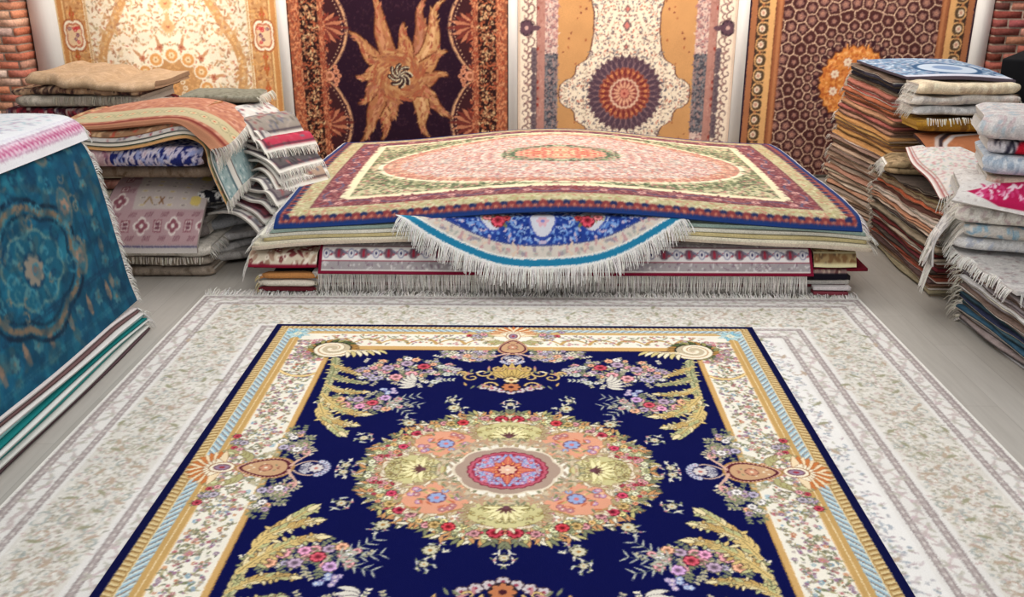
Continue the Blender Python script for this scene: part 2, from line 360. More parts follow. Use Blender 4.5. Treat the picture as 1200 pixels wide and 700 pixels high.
def dots(c,n,x0,y0,x1,y1,rnd,pal,r=(.006,.014),inside=None,leafp=.5):
    def f(x,y):
        if rnd.random()<leafp: c.leaf(x,y,rnd.uniform(2,4)*r[1],r[1],rnd.uniform(0,6.28),rnd.choice(pal))
        else: c.flower(x,y,rnd.uniform(*r),rnd.choice(pal),rnd.choice(pal),5)
    scatter(c,n,x0,y0,x1,y1,rnd,f,inside,r[1]*.9)
def paint_ivory(res=250):
    rnd=random.Random(5); HX,HY=2.26,2.72
    c=Cv(0,0,HX,HY,res,(234,231,226)); X,Y=c.grid(); inn=lambda d:(X<HX-d)&(Y<HY-d)
    G1=(170,158,154);G2=(148,136,134);PALE=(226,222,216)
    c.fill(~inn(.60),(216,211,201))          # main border
    for d0,d1 in ((.0,.20),(.53,.73)):
        c.fill(inn(d0)&~inn(d1),PALE)
        for a,b in ((d0+.028,d0+.062),(d1-.055,d1-.022)):
            c.fill(inn(a)&~inn(b),G1); c.fill(inn(a)&~inn(a+.008),G2); c.fill(inn(b-.008)&~inn(b),G2)
            m=inn(a+.010)&~inn(b-.010); ph=np.where((HX-X)<(HY-Y),Y,X); c.fill(m&((ph/.05)%1<.4),(206,198,192))
        mid=(d0+d1)/2+.003
        for horiz in (0,1):
            if horiz: P=vine(c,0,HY-mid,HX-mid,HY-mid,.22,.024,.0045,(196,180,176))
            else: P=vine(c,HX-mid,0,HX-mid,HY-mid,.22,.024,.0045,(196,180,176))
            for k in range(0,len(P),4):
                x,y=P[k]; c.flower(x,y,.017,rnd.choice([(196,170,176),(186,184,180),(204,190,186)]),(226,222,214),6)
                for q in range(3): c.leaf(x,y,.045,.014,rnd.uniform(0,6.28),rnd.choice([(184,180,166),(190,176,172)]))
    c.fill(inn(0)&~inn(.026),(228,224,216)); c.fill(inn(.022)&~inn(.03),G2)
    pal=[(168,164,144),(182,166,152),(172,176,172),(186,178,158),(190,164,158),(232,228,220),(230,226,216),(150,146,132)]
    inb=lambda x,y:(x<HX-.21 and y<HY-.21) and not(x<HX-.52 and y<HY-.52)
    dots(c,4200,0,0,HX,HY,rnd,pal,(.0055,.009),inb,.6)
    def cur(x,y):
        r=rnd.uniform(.028,.052);a=rnd.uniform(0,6.28);s=rnd.choice((-1,1)); c.curl(x,y,r,a,rnd.uniform(.6,1.),.0042,rnd.choice([(160,158,132),(176,150,130),(150,160,156)]),s)
        c.leaf(x+r*math.cos(a),y+r*math.sin(a),.07,.022,a+s*1.5,rnd.choice([(150,148,120),(180,160,140)]),bend=s)
    scatter(c,240,0,0,HX,HY,rnd,cur,inb,.10)
    inf=lambda x,y:(x<HX-.75 and y<HY-.75)
    dots(c,3600,0,0,HX,HY,rnd,[(160,160,166),(176,156,160),(170,168,150),(150,160,170),(196,184,184)],(.006,.010),inf,.65)
    scatter(c,150,0,0,HX,HY,rnd,cur,inf,.14)
    return down(mirror4(c.a*.9+np.array((226,220,212),np.float32)*.1),2)
def paint_wall_gold(res=260):
    rnd=random.Random(11); HX,HY=1.13,1.55
    c=Cv(0,0,HX,HY,res,(240,226,202)); X,Y=c.grid(); inn=lambda d:(X<HX-d)&(Y<HY-d)
    OR=(200,150,100);OR2=(182,128,82);CR=(246,234,208)
    pal=[(206,150,110),(190,170,130),(200,120,96),(170,150,120),(222,180,130)]
    dots(c,900,0,0,HX,HY,rnd,pal,(.007,.013),None,.55)
    # curved gold arabesque band
    P=bez((.34,1.5),(.34,1.0),(.50,.75),(.62,.55),24)+bez((.62,.55),(.72,.40),(.76,.2),(.70,0),24)
    c.stroke(P,.046,OR,.75); 
    for k in range(0,len(P),2):
        x,y=P[k]; c.ell(x+.05,y+.02,.028,0,0,OR,.6) if False else c.leaf(x,y,.11,.035,rnd.uniform(0,6.28),rnd.choice([OR,(210,170,124)]),bend=1.2); c.flower(x,y,.016,(232,190,130),OR2,5)
    dots(c,500,0,0,HX,HY,rnd,[(214,180,140),(196,150,110),(226,204,170),(176,130,100)],(.010,.018),None,.7)
    # medallion
    c.poly(lobes(0,0,.46,.50,12,.10),CR); dots(c,160,0,0,.48,.52,rnd,pal,(.008,.014),lambda x,y:x*x+y*y<.22,.5)
    c.ell(0,0,.30,.30,0,OR)
    for k in range(12):
        a=k*PI/6; x,y=.335*math.cos(a),.335*math.sin(a)
        c.ell(x,y,.078,col=CR); c.ell(x,y,.062,col=(222,160,98)); c.flower(x,y,.034,(240,214,170),OR2,6)
        a+=PI/12; c.flower(.43*math.cos(a),.43*math.sin(a),.034,(196,130,100),(150,70,60),6); c.leaf(.44*math.cos(a),.44*math.sin(a),.12,.03,a,(200,150,110))
    for k in range(10):
        a=k*PI/5; c.ell(.105*math.cos(a),.105*math.sin(a),.026,col=CR); c.ell(.105*math.cos(a),.105*math.sin(a),.013,col=OR)
    c.flower(0,0,.05,(226,170,110),OR2,8)
    for k in range(40):
        q=rnd.uniform(.14,.26);a=rnd.uniform(0,1.6); c.leaf(q*math.cos(a),q*math.sin(a),.04,.01,rnd.uniform(0,6),(226,178,122))
    for y in (.62,.85,1.1): c.flower(0,y,.06,(214,170,120),(190,110,80),7,edge=(226,196,150)); c.leaf(0,y,.16,.05,PI/2,(220,180,130))
    # borders
    c.fill(~inn(.32),(232,206,164)); c.fill(~inn(.308),OR2); c.fill(~inn(.298),(236,214,176)); c.fill(~inn(.282),(196,128,70)); c.fill(~inn(.272),OR)
    dots(c,800,0,0,HX,HY,rnd,[(222,170,108),(170,112,74),(220,176,124)],(.009,.016),lambda x,y:not(x<HX-.272 and y<HY-.272),.6)
    c.fill(~inn(.10),OR2); c.fill(~inn(.085),(230,196,140)); c.fill(~inn(.07),(200,140,84)); c.fill(~inn(.02),(226,196,150))
    x,y=HX-.155,.53
    for sx,col in ((1.1,(170,96,60)),(1.,CR),(.82,(190,110,80)),(.70,(232,200,160))): c.poly([(x+.115*sx*u,y+.17*sx*v) for u,v in lobes(0,0,.8,.8,4,.28,ph=PI/4*0)],col)
    for k in range(9): c.flower(x+rnd.uniform(-.05,.05),y+rnd.uniform(-.08,.08),.018,rnd.choice([(200,60,60),(130,80,90)]),CR,5)
    for yy in (.0,.2,.32,.74,.95,1.2): c.flower(x,yy,.03,(196,90,60),(240,200,140),6); c.leaf(x,yy,.08,.03,PI/2,(180,110,60)); c.leaf(x,yy,.08,.03,-PI/2,(180,110,60))
    return down(mirror4(c.a),2)
def paint_wall_sun(res=260):
    rnd=random.Random(21); HX,HY=1.125,1.55
    DK=(40,22,36);RU=(140,84,60);RU2=(160,106,76);TAN=(196,150,112)
    c=Cv(0,-.0,HX,HY,res,DK); X,Y=c.grid()
    def wob(y): return 0
    # bracket shapes bulging into the field
    for yc in (0.48,-.48,1.44):
        xo=HX-.42
        pts=[(HX,yc-.46)]+[(xo+.03-.20*math.sin(PI*k/20)**.8,yc-.42+.84*k/20) for k in range(21)]+[(HX,yc+.46)]
        c.poly([(x-.03,y) for x,y in pts],(120,84,70)); c.poly([(x-.018,y) for x,y in pts],TAN); c.poly([(x+.004,y) for x,y in pts],(110,70,60))
        c.poly([(x+.012,y) for x,y in pts],(60,32,36))
        for k in range(9):
            a=PI+(k-4)*.26; c.leaf(HX-.34,yc,.30-.03*abs(k-4),.055,a,(176,112,84) if k%2 else (110,50,44),edge=(60,26,26))
        for k in range(24):
            t=k/23; x=xo+.055-.19*math.sin(PI*t)**.8; c.ell(x,yc-.40+.8*t,.007,col=(214,176,140))
    for x,y,r in ((HX-.40,.0,.06),(HX-.47,.045,.035),(HX-.46,.09,.026),(HX-.50,.0,.026)):
        c.ell(x,y,r,col=(90,50,44)); c.ell(x,y,r*.85,col=(206,140,110)); c.ell(x,y,r*.4,col=RU)
    c.rect(HX-.36,0,HX,HY,(140,82,60)); c.rect(HX-.31,0,HX-.13,HY,(44,26,26)); c.rect(HX-.012,0,HX,HY,(24,16,24))
    for xx in (HX-.335,HX-.105,HX-.07,HX-.36): vine(c,xx,0,xx,HY,.10,.014,.006,(184,124,92)); vine(c,xx,0,xx,HY,.10,.014,.004,(120,52,40),ph=PI)
    dots(c,500,HX-.31,0,HX-.13,HY,rnd,[(190,150,110),(160,110,80),(214,176,130),(120,60,44),(170,90,60)],(.008,.014),lambda x,y:HX-.30<x<HX-.14,.35)
    dots(c,260,HX-.13,0,HX,HY,rnd,[(206,140,100),(150,70,50),(190,110,74)],(.008,.013),lambda x,y:x<HX-.02,.6)
    dots(c,120,HX-.40,0,HX-.31,HY,rnd,[(206,140,100),(150,70,50)],(.008,.013),None,.6)
    dots(c,500,0,0,HX-.5,HY,rnd,[(60,36,48),(54,32,40)],(.006,.01),None,.5)
    full=mirror4(c.a); c.a=full; c.x0,c.y0=-HX,-HY; c.nx,c.ny=full.shape[1],full.shape[0]
    c.xs=(-HX+(np.arange(c.nx)+.5)/res).astype(np.float32); c.ys=(-HY+(np.arange(c.ny)+.5)/res).astype(np.float32)
    # flame arms: end point, bend
    A=[(-.48,.44,-.5),(-.23,.80,-.35),(.28,.80,.9),(.47,.80,1.0),(.48,.26,.7),(.50,.02,.9),(.49,-.42,-.2),(.27,-.66,-.9),(-.20,-.66,.7),(-.42,-.68,.5),(-.44,-.30,.9),(-.46,-.02,.9),(.05,.52,.6),(.36,-.2,.5),(-.1,-.45,.5),(-.30,.18,.4)]
    gold=[(176,126,84),(160,106,72),(146,92,68),(184,140,96)]
    def arm(ex,ey,b,sc,col):
        a=math.atan2(ey,ex);L=math.hypot(ex,ey)*sc;a0=a-b*.5
        pts=[];x=y=0;aa=a0
        N=22;W=[]
        for k in range(N+1):
            pts.append((x,y)); t=k/N; W.append((.105*(1-t)**1.05+.016*math.sin(PI*t))*(1+.10*math.sin(14*t))*(1 if t<.92 else (1-t)/.08)+.004)
            aa=a0+b*1.5*(t*1.3 if t<.7 else .91-(t-.7)*3.0)-b*.22
            x+=L/N*math.cos(aa)*1.04;y+=L/N*math.sin(aa)*1.04
        c.stroke(pts,[w+.012 for w in W],(96,52,34)); c.stroke(pts,W,col)
        c.stroke([(p[0]+.02*math.cos(aa+1.5),p[1]+.02*math.sin(aa+1.5)) for p in pts],[w*.35 for w in W],tuple(min(255,v+22) for v in col))
        for k in range(3,N-2):
            for q in range(3):
                w=W[k];px,py=pts[k][0]+rnd.uniform(-w,w)*.8,pts[k][1]+rnd.uniform(-w,w)*.8
                c.leaf(px,py,.06,.018,math.atan2(pts[k+1][1]-pts[k][1],pts[k+1][0]-pts[k][0])+rnd.uniform(-.7,.7),rnd.choice(gold+[(150,80,60),(176,110,84)]))
    for k,(ex,ey,b) in enumerate(A): arm(ex,ey,b,1.,gold[k%4])
    c.ell(0,0,.24,.23,0,(160,104,70))
    for k in range(240):
        q=rnd.uniform(.12,.27);a=rnd.uniform(0,6.28); c.leaf(q*math.cos(a),q*math.sin(a),.07,.022,a+1.0,rnd.choice(gold+[(160,90,64),(150,84,60)]),bend=.6)
    c.ell(0,0,.115,col=(206,150,100))
    for k in range(8):
        a=k*PI/4; P=[((.11*(1-t))*math.cos(a+t*1.6),(.11*(1-t))*math.sin(a+t*1.6)) for t in [i/8 for i in range(9)]]; c.stroke(P,[.022*(1-.7*i/8) for i in range(9)],(52,34,36)); c.stroke([(x*1.1+.01,y*1.1) for x,y in P],.006,(200,190,160))
    return down(c.a,2)
def paint_wall_cream(res=260):
    rnd=random.Random(31); HX,HY=1.11,1.55
    c=Cv(0,0,HX,HY,res,(196,146,96)); X,Y=c.grid()
    dots(c,60,0,0,.7,HY,rnd,[(160,90,60),(120,60,50)],(.008,.012),None,.2)
    b=[(0,HY),(.39,HY),(.385,1.2),(.375,1.0),(.33,.8),(.33,.60),(.36,.42),(.40,.34),(.50,.28),(.51,.20),(.54,.16),(.60,.14),(.66,.09),(.675,0),(.66,-.1),(0,-.1)]
    c.poly([(x+.012,y) for x,y in b],(90,60,56)); c.poly(b,(236,220,196))
    dots(c,900,0,0,.68,HY,rnd,[(150,120,110),(110,110,116),(190,110,90),(170,150,130),(96,84,92)],(.005,.010),lambda x,y:c.a[min(c.ny-1,int(y*res)),min(c.nx-1,int(x*res))][2]>180,.5)
    for y,r in ((.68,.05),(.84,.035),(1.15,.06),(.47,.025)): c.poly([(0,y+r*1.3),(r,y),(0,y-r*1.3),(-r,y)],(110,90,90)); c.poly([(0,y+r*.8),(r*.6,y),(0,y-r*.8),(-r*.6,y)],(196,120,110))
    def star(r,n,amp,col): c.poly([(r*(1-amp*(0 if k%2 else 1))*math.cos(PI*k/n),r*(1-amp*(0 if k%2 else 1))*math.sin(PI*k/n)) for k in range(2*n)],col)
    star(.405,32,.15,(88,66,76)); star(.33,32,.10,(120,90,96)); 
    for k in range(32):
        a=k*PI/16; c.leaf(.25*math.cos(a),.25*math.sin(a),.12,.045,a,(84,64,76),edge=(170,140,136))
    star(.272,28,.10,(150,80,64)); 
    for k in range(24):
        a=k*PI/12; c.leaf(.16*math.cos(a),.16*math.sin(a),.11,.036,a,(120,52,50),edge=(216,150,116)); a+=PI/24; c.flower(.22*math.cos(a),.22*math.sin(a),.018,(214,140,90),(120,50,50),5)
    star(.165,20,.10,(214,176,150)); star(.14,20,.1,(140,70,66))
    for k in range(16): a=k*PI/8; c.leaf(.05*math.cos(a),.05*math.sin(a),.08,.026,a,(216,160,130),edge=(120,56,56))
    c.flower(0,0,.05,(206,130,110),(150,60,60),8)
    # side bands
    c.rect(.70,0,HX,HY,(206,176,164)); dots(c,500,.70,0,.83,HY,rnd,[(150,110,110),(120,96,104),(226,206,190),(180,120,116)],(.007,.011),None,.4)
    c.rect(.70,0,.83,.40,(84,84,92)); dots(c,200,.70,0,.83,.40,rnd,[(130,126,128),(160,130,124),(60,60,70)],(.007,.012),lambda x,y:x<.82,.4)
    c.rect(.83,0,.98,HY,(176,128,116)); dots(c,120,.84,0,.97,HY,rnd,[(190,146,132),(160,110,100)],(.008,.014),None,.6)
    for y in (.05,-.05,.12,.45,.85,1.2): c.flower(.91,y,.02,(150,60,50),(90,50,50),5)
    c.rect(.885,0,.89,HY,(160,112,104))
    c.rect(.915,0,HX,HY,(232,214,192))
    # lattice border
    x=1.01
    for k in range(14):
        y=.05+k*.16; 
        for sg in (1,-1): c.curl(x+sg*.03,y,.055,PI/2*sg,1.0,.0065,(116,88,86),sg); c.curl(x-sg*.02,y+.08,.04,-PI/2*sg,.9,.006,(130,100,96),-sg)
        c.flower(x,y+.04,.014,(150,110,104),(232,214,192),5)
    for y in (0,.33) : 
        for k in range(6): c.ell(.935+.01*(k%2),y*.8+.04*k-.03,.03,.03,0,(84,70,80),.8)
    c.flower(1.02,.655,.07,(96,70,80),(200,160,150),9,edge=(60,44,54)); c.leaf(.955,.655,.08,.05,PI,(96,70,80)); 
    c.rect(HX-.028,0,HX,HY,(214,190,170)); c.rect(.912,0,.918,HY,(110,84,84))
    return down(mirror4(c.a),2)
def paint_wall_net(res=260):
    rnd=random.Random(41); HX,HY=1.13,1.55
    c=Cv(0,0,HX,HY,res,(76,44,42)); X,Y=c.grid()
    pts=[]
    r=.40;k=0
    while r<2.1:
        n=30 if r<.75 else (42 if r<1.2 else 56)
        for i in range(n):
            a=2*PI*(i+.5*(k%2))/n
            x,y=r*math.cos(a),r*math.sin(a)
            if -.25<x<HX+.2 and -.25<y<HY+.2: pts.append((x,y))
        r+=2*PI*r/n*.88; k+=1
    d1=np.full(X.shape,9.,np.float32); d2=d1.copy()
    for x,y in pts:
        d=np.sqrt((X-x)**2+(Y-y)**2); d2=np.minimum(d2,np.maximum(d,d1)); d1=np.minimum(d1,d)
    m=d2-d1
    c.put(slice(None),slice(None),(.010-m)*res*.6+.5,(214,182,154))
    for x,y in pts:
        q=.040 if x*x+y*y>.5 else .028
        c.flower(x,y,q,(130,92,84),(52,28,34),5,edge=(52,28,34),ang=rnd.random()); c.flower(x,y,q*.45,(176,130,110),(90,44,44),5)
    # gold star heart
    pz=[]
    for k in range(48):
        a=2*PI*k/48; q=.36 if k%2 else .325; pz.append((q*math.cos(a),q*1.05*math.sin(a)))
    c.poly([(x*1.04,y*1.04) for x,y in pz],(110,60,44)); c.poly(pz,(206,128,62))
    dots(c,150,0,0,.36,.38,rnd,[(226,150,80),(180,96,50),(236,176,110),(214,130,70)],(.010,.02),lambda x,y:x*x+y*y<.11,.6)
    for k in range(8):
        a=PI/8+k*PI/4; x,y=.215*math.cos(a),.225*math.sin(a); c.flower(x,y,.045,(236,214,186),(200,150,130),7,edge=(190,100,50))
    c.flower(0,0,.09,(236,200,150),(190,90,50),10,edge=(190,90,44))
    for k in range(24): a=(k+.5)*PI/12; c.ell(.40*math.cos(a),.42*math.sin(a),.030,.022,a,(60,34,40))
    # borders
    c.rect(.785,0,HX,HY,(150,92,62)); c.rect(.80,0,.83,HY,(176,116,78)); c.rect(.865,0,.93,HY,(214,164,108)); c.rect(.93,0,1.045,HY,(66,52,44)); c.rect(1.045,0,HX,HY,(164,106,72))
    for k in range(20):
        y=.07+k*.155 
        for j in (0,1):
            yy=y+j*.0775; 
            if j==0: c.poly(lobes(.975,yy,.062,.066,4,.14),(214,164,108)); c.poly(lobes(.975,yy,.050,.054,4,.1),(84,66,50)); c.ell(.985,yy,.030,.034,0,(230,206,176)); c.ell(.985,yy,.015,.018,0,(190,140,120))
            else: c.flower(.99,yy,.016,(150,90,60),(214,170,120),5)
    c.rect(.855,0,.862,HY,(90,50,36)); c.rect(1.04,0,1.046,HY,(60,36,30)); c.rect(HX-.022,0,HX,HY,(44,34,50))
    return down(mirror4(c.a),2)
def paint_pile_top(res=230):
    rnd=random.Random(51); HX,HY=2.07,1.52
    c=Cv(0,0,HX,HY,res,(204,178,164)); X,Y=c.grid(); inn=lambda d:(X<HX-d)&(Y<HY-d)
    e=lambda x,y:(x/1.50)**2+(y/.99)**2
    OL=(190,182,146)
    # field
    dots(c,2600,0,0,1.6,1.1,rnd,[(190,136,130),(200,150,128),(166,110,112),(236,220,206),(150,150,144),(190,120,106),(186,170,160),(230,216,200)],(.009,.016),lambda x,y:e(x,y)<1.0,.5)
    c.fill((e(X,Y)>.80)&(e(X,Y)<.97),(204,160,140)); dots(c,700,0,0,1.6,1.1,rnd,[(180,106,90),(226,196,166),(150,120,104),(196,136,116)],(.010,.018),lambda x,y:.79<e(x,y)<.98,.4)
    c.fill((e(X,Y)>.975)&(e(X,Y)<1.03),(236,222,190))
    c.fill((e(X,Y)>1.03)&inn(.42),(190,182,146)); c.fill((e(X,Y)>1.10)&(e(X,Y)<1.42)&inn(.47),(110,118,86)); dots(c,900,0,0,1.7,1.2,rnd,[(196,188,146),(70,80,58),(120,130,90),(216,206,170),(176,120,110),(90,100,74)],(.011,.02),lambda x,y:e(x,y)>1.03,.65)
    # centre
    c.ell(0,0,.50,.34,0,(88,104,84)); dots(c,260,0,0,.5,.35,rnd,[(206,206,170),(54,74,50),(130,150,110),(190,130,120)],(.010,.018),lambda x,y:(x/.5)**2+(y/.34)**2<1,.5)
    c.poly(lobes(0,0,.36,.22,10,.1),(208,152,128)); dots(c,120,0,0,.36,.22,rnd,[(240,200,160),(190,90,80),(206,130,100)],(.010,.018),lambda x,y:(x/.36)**2+(y/.22)**2<.9,.4)
    # borders from the field outwards
    c.fill(~inn(.475)&inn(.40),(226,214,178)); 
    c.fill(~inn(.40),(128,66,72)); 
    pal=[(156,100,98),(104,48,58),(176,130,120),(96,60,70),(130,54,60)]
    dots(c,1300,0,0,HX,HY,rnd,pal,(.010,.017),lambda x,y:(x>HX-.40 or y>HY-.40) and x<HX-.24 and y<HY-.24,.5)
    for h in (0,1):
        if h: P=vine(c,0,HY-.315,HX-.3,HY-.315,.55,.05,.009,(90,84,110))
        else: P=vine(c,HX-.315,0,HX-.315,HY-.3,.55,.05,.009,(90,84,110))
        for k in range(0,len(P),7): c.flower(*P[k],.035,(206,160,150),(120,50,60),7,edge=(90,44,60))
    c.fill(~inn(.235),(110,60,66)); c.fill(~inn(.225),(182,174,136))
    dots(c,700,0,0,HX,HY,rnd,[(206,198,160),(164,158,110),(180,120,100),(160,146,110)],(.009,.015),lambda x,y:(x>HX-.21 or y>HY-.21) and x<HX-.09 and y<HY-.09,.5)
    c.fill(~inn(.085),(130,60,60))
    for h in (0,1):
        L=HX if h else HY
        for k in range(int(L/.055)+1):
            t=k*.055; col=(124,54,56) if k%2 else (30,40,80)
            if h: c.ell(t,HY-.072,.026,.022,0,col); c.ell(t,HY-.05,.012,col=(180,110,90))
            else: c.ell(HX-.075,t,.03,.026,0,col); c.ell(HX-.05,t,.012,col=(180,110,90))
    c.fill(~inn(.034),(24,50,104)); c.fill(~inn(.008),(24,50,110))
    return down(mirror4(c.a),2)
def paint_round(res=220):
    """front part of the round blue rug; centre at origin, radius 1.5"""
    rnd=random.Random(61); R=1.5
    c=Cv(0,-R,R,0,res,(36,62,140)); X,Y=c.grid(); r=np.sqrt(X*X+Y*Y)
    dots(c,1900,0,-R,1.3,-.2,rnd,[(120,156,210),(186,196,220),(90,130,200),(150,176,216),(196,176,196),(30,50,120)],(.008,.014),lambda x,y:math.hypot(x,y)<1.36,.6)
    for k in range(60):
        a=rnd.uniform(-PI/2,0);q=rnd.uniform(.6,1.2); c.curl(q*math.cos(a),q*math.sin(a),.06,rnd.uniform(0,6),.9,.006,(150,180,220),rnd.choice((1,-1)))
    for a in (-PI/2,-PI/2+.28,-PI/2+.56,-PI/2+.84):
        x,y=1.20*math.cos(a),1.20*math.sin(a)
        if abs(a+PI/2)<.01: 
            x=0.0
        c.poly(lobes(x,y,.085,.10,3,.15,ph=a),(60,80,160)); c.poly(lobes(x,y,.075,.09,3,.15,ph=a),(206,206,214)); c.flower(x,y,.04,(214,170,180),(120,130,190),6)
    x,y=1.23*math.cos(-PI/2+.26),1.23*math.sin(-PI/2+.26)
    rose(c,x-.02,y,.045,(170,50,66),rnd); rose(c,x+.05,y+.03,.03,(196,110,110),rnd); rose(c,x-.08,y+.02,.025,(160,50,56),rnd)
    r=np.sqrt(X*X+Y*Y)
    c.fill(r>1.350,(70,80,130)); c.fill(r>1.360,(206,196,184)); 
    dots(c,420,0,-R,R,0,rnd,[(190,150,150),(170,170,160),(150,140,150),(214,190,170)],(.010,.017),lambda x,y:1.37<math.hypot(x,y)<1.42,.5)
    c.fill(r>1.43,(226,222,214)); c.fill((r>1.443)&(r<1.485),(34,120,156)); c.fill(r>=1.485,(226,224,220))
    return mirror2(down(c.a,2))
def paint_overdyed(res=200):
    """teal over-dyed face: x along 0..2.6, y 0..1.35 (0 at the bottom edge)"""
    rnd=random.Random(71); W,Hh=3.2,1.3
    c=Cv(0,0,W,Hh,res,(14,66,90))
    for k in range(1400):
        c.ell(rnd.uniform(0,W),rnd.uniform(0,Hh),rnd.uniform(.02,.10),rnd.uniform(.01,.05),rnd.uniform(0,3),rnd.choice([(16,76,110),(30,112,142),(24,96,120),(20,70,100),(46,124,140)]),.35)
    br=(120,112,100); lt=(70,120,130); dk=(18,56,84)
    # borders: bottom (long edge) and the fringe end at x=0
    for y in (.30,.32): c.stroke([(0,y),(W,y)],.006,dk)
    for y in (.07,.09): c.stroke([(0,y),(W,y)],.004,lt,.6)
    c.stroke([(.30,0),(.30,Hh)],.006,dk); c.stroke([(.10,0),(.10,Hh)],.004,dk)
    for k in range(14):
        x=.15+k*.24; c.flower(x,.19,.045,lt,br,6,edge=dk); c.leaf(x+.12,.12,.14,.05,PI/2,(130,110,96),edge=dk)
    for k in range(6):
        y=.12+k*.24; c.flower(.20,y,.045,lt,(130,112,96),6,edge=dk); c.leaf(.20,y+.06,.10,.05,PI/2,(110,110,104),edge=dk)
    for cx,cy,s in ((.92,.55,1.),(2.1,.55,1.),(1.5,1.1,.8)):
        c.stroke(lobes(cx,cy,.40*s,.30*s,6,.14,m=60)+[lobes(cx,cy,.40*s,.30*s,6,.14,m=60)[0]],.018,(116,100,84),.95)
        c.stroke(lobes(cx,cy,.44*s,.34*s,6,.14,m=60),.012,(10,34,54)); c.stroke(lobes(cx,cy,.36*s,.26*s,6,.14,m=60),.008,(10,40,60))
        c.poly(lobes(cx,cy,.24*s,.17*s,8,.18),(24,88,112)); c.stroke(lobes(cx,cy,.25*s,.18*s,8,.18,m=60),.008,(96,130,130))
        c.flower(cx,cy,.09*s,(130,124,114),(150,110,96),8,edge=dk)
        for k in range(10): a=k*PI/5; c.leaf(cx+.12*s*math.cos(a),cy+.10*s*math.sin(a),.10,.03,a,lt,edge=dk)
    for cx,cy in ((.46,.78),(.45,.48),(1.45,.50),(1.42,.85),(.50,1.15)):
        c.ell(cx,cy,.075,.12,.1,br,.8); c.ell(cx,cy,.055,.095,.1,(60,100,112)); c.flower(cx,cy,.05,(150,124,108),lt,6)
    for k in range(330):
        c.curl(rnd.uniform(.32,W),rnd.uniform(.34,Hh),rnd.uniform(.02,.06),rnd.uniform(0,6),.9,.006,rnd.choice([br,lt,(60,130,150),dk]),rnd.choice((1,-1)))
    for k in range(700): c.ell(rnd.uniform(0,W),rnd.uniform(0,Hh),rnd.uniform(.02,.09),rnd.uniform(.01,.04),rnd.uniform(0,3),rnd.choice([(10,50,76),(20,86,110),(14,62,86),(12,46,68),(84,86,80),(16,74,104)]),.32)
    return down(c.a,2)
def paint_whitepink(res=200):
    """white rug: y=0 is the visible edge"""
    rnd=random.Random(81); W,Hh=3.2,1.0
    c=Cv(0,0,W,Hh,res,(226,226,228))
    dots(c,1700,0,.2,W,Hh,rnd,[(190,196,206),(206,190,200),(180,200,206),(236,236,236),(196,170,190)],(.008,.015),None,.6)
    c.rect(0,0,W,.045,(232,232,236)); c.rect(0,.052,W,.06,(170,120,150)); c.rect(0,.06,W,.12,(222,200,212))
    for k in range(80): c.leaf(.04*k,.065,.05,.014,1.1,(176,70,120)); c.leaf(.04*k+.02,.115,.05,.014,-1.1,(196,120,150))
    c.rect(0,.122,W,.13,(170,120,150)); c.rect(0,.15,W,.155,(190,180,200))
    return down(c.a,2)
def generic(seed,base,pal,W=1.2,Hh=.8,res=140,edge=None,stripes=(),n=None,r=(.012,.022),leafp=.5):
    """all-over small floral for the folded rugs"""
    rnd=random.Random(seed); c=Cv(0,0,W,Hh,res,base)
    dots(c,n or int(W*Hh*700),0,0,W,Hh,rnd,pal,r,None,leafp)
    for y0,y1,col in stripes: c.rect(0,y0,W,y1,col)
    if edge: 
        for a in ((0,0,W,.02),(0,Hh-.02,W,Hh)): c.rect(*a,edge)
    return down(c.a,1)
def paint_kilim(res=220):
    """pale mauve geometric flat-weave with burgundy medallions"""
    c=Cv(0,0,.95,.62,res,(190,176,170)); B=(140,84,94); B2=(118,70,82); P=(206,150,158); Wt=(226,214,206)
    c.rect(0,.0,.95,.05,(214,206,200)); c.rect(0,.052,.95,.064,(70,66,110)); c.rect(0,.07,.95,.36,(180,148,150))
    def cross(x,y,s,col): 
        for dx,dy in ((0,0),(1,0),(-1,0),(0,1),(0,-1)): c.ell(x+dx*s*.5,y+dy*s*.5,s*.42,col=col)
    for k in range(7):
        x=.07+k*.15
        if k%2: c.rect(x-.04,.17,x+.04,.27,B); c.rect(x-.03,.18,x+.03,.26,Wt); c.rect(x-.022,.19,x+.022,.25,B2); c.rect(x-.03,.215,x+.03,.222,Wt)
        else: cross(x,.22,.085,Wt); cross(x,.22,.062,B); c.ell(x,.22,.018,col=Wt)
        for q in range(4):
            for yy in (.105,.30): c.cap(x+.02+.018*q,yy,.003,x+.036+.018*q,yy+.035,.003,B2)
    for k in range(2):
        cross(.13,.45+.0*k,.085,Wt); cross(.13,.45,.062,B)
    c.rect(.0,.36,.26,.62,(180,150,152)); cross(.12,.44,.09,Wt); cross(.12,.44,.066,B); cross(.12,.44,.02,Wt)
    for q in range(4): c.cap(.02+.018*q,.38,.003,.036+.018*q,.41,.003,B2); c.cap(.17+.018*q,.52,.003,.186+.018*q,.56,.003,B2)
    c.rect(.09,.53,.17,.59,B); c.rect(.10,.54,.16,.58,Wt); c.rect(.11,.548,.15,.572,B)
    for i in range(5):
        for j in range(4):
            x,y=.34+i*.13,.40+j*.065; c.rect(x-.03,y-.012,x+.03,y+.012,(206,196,180)); c.rect(x-.018,y-.005,x+.018,y+.005,(120,104,110) if (i+j)%2 else (190,160,100))
    c.stroke([(.36,.41),(.40,.47),(.44,.41)],.006,(150,120,80)); c.stroke([(.50,.41),(.54,.47)],.006,(130,90,60)); c.stroke([(.54,.41),(.50,.47)],.006,(130,90,60))
    c.poly(lobes(.84,.45,.045,.045,4,.2),(214,190,110))
    return down(c.a,2)
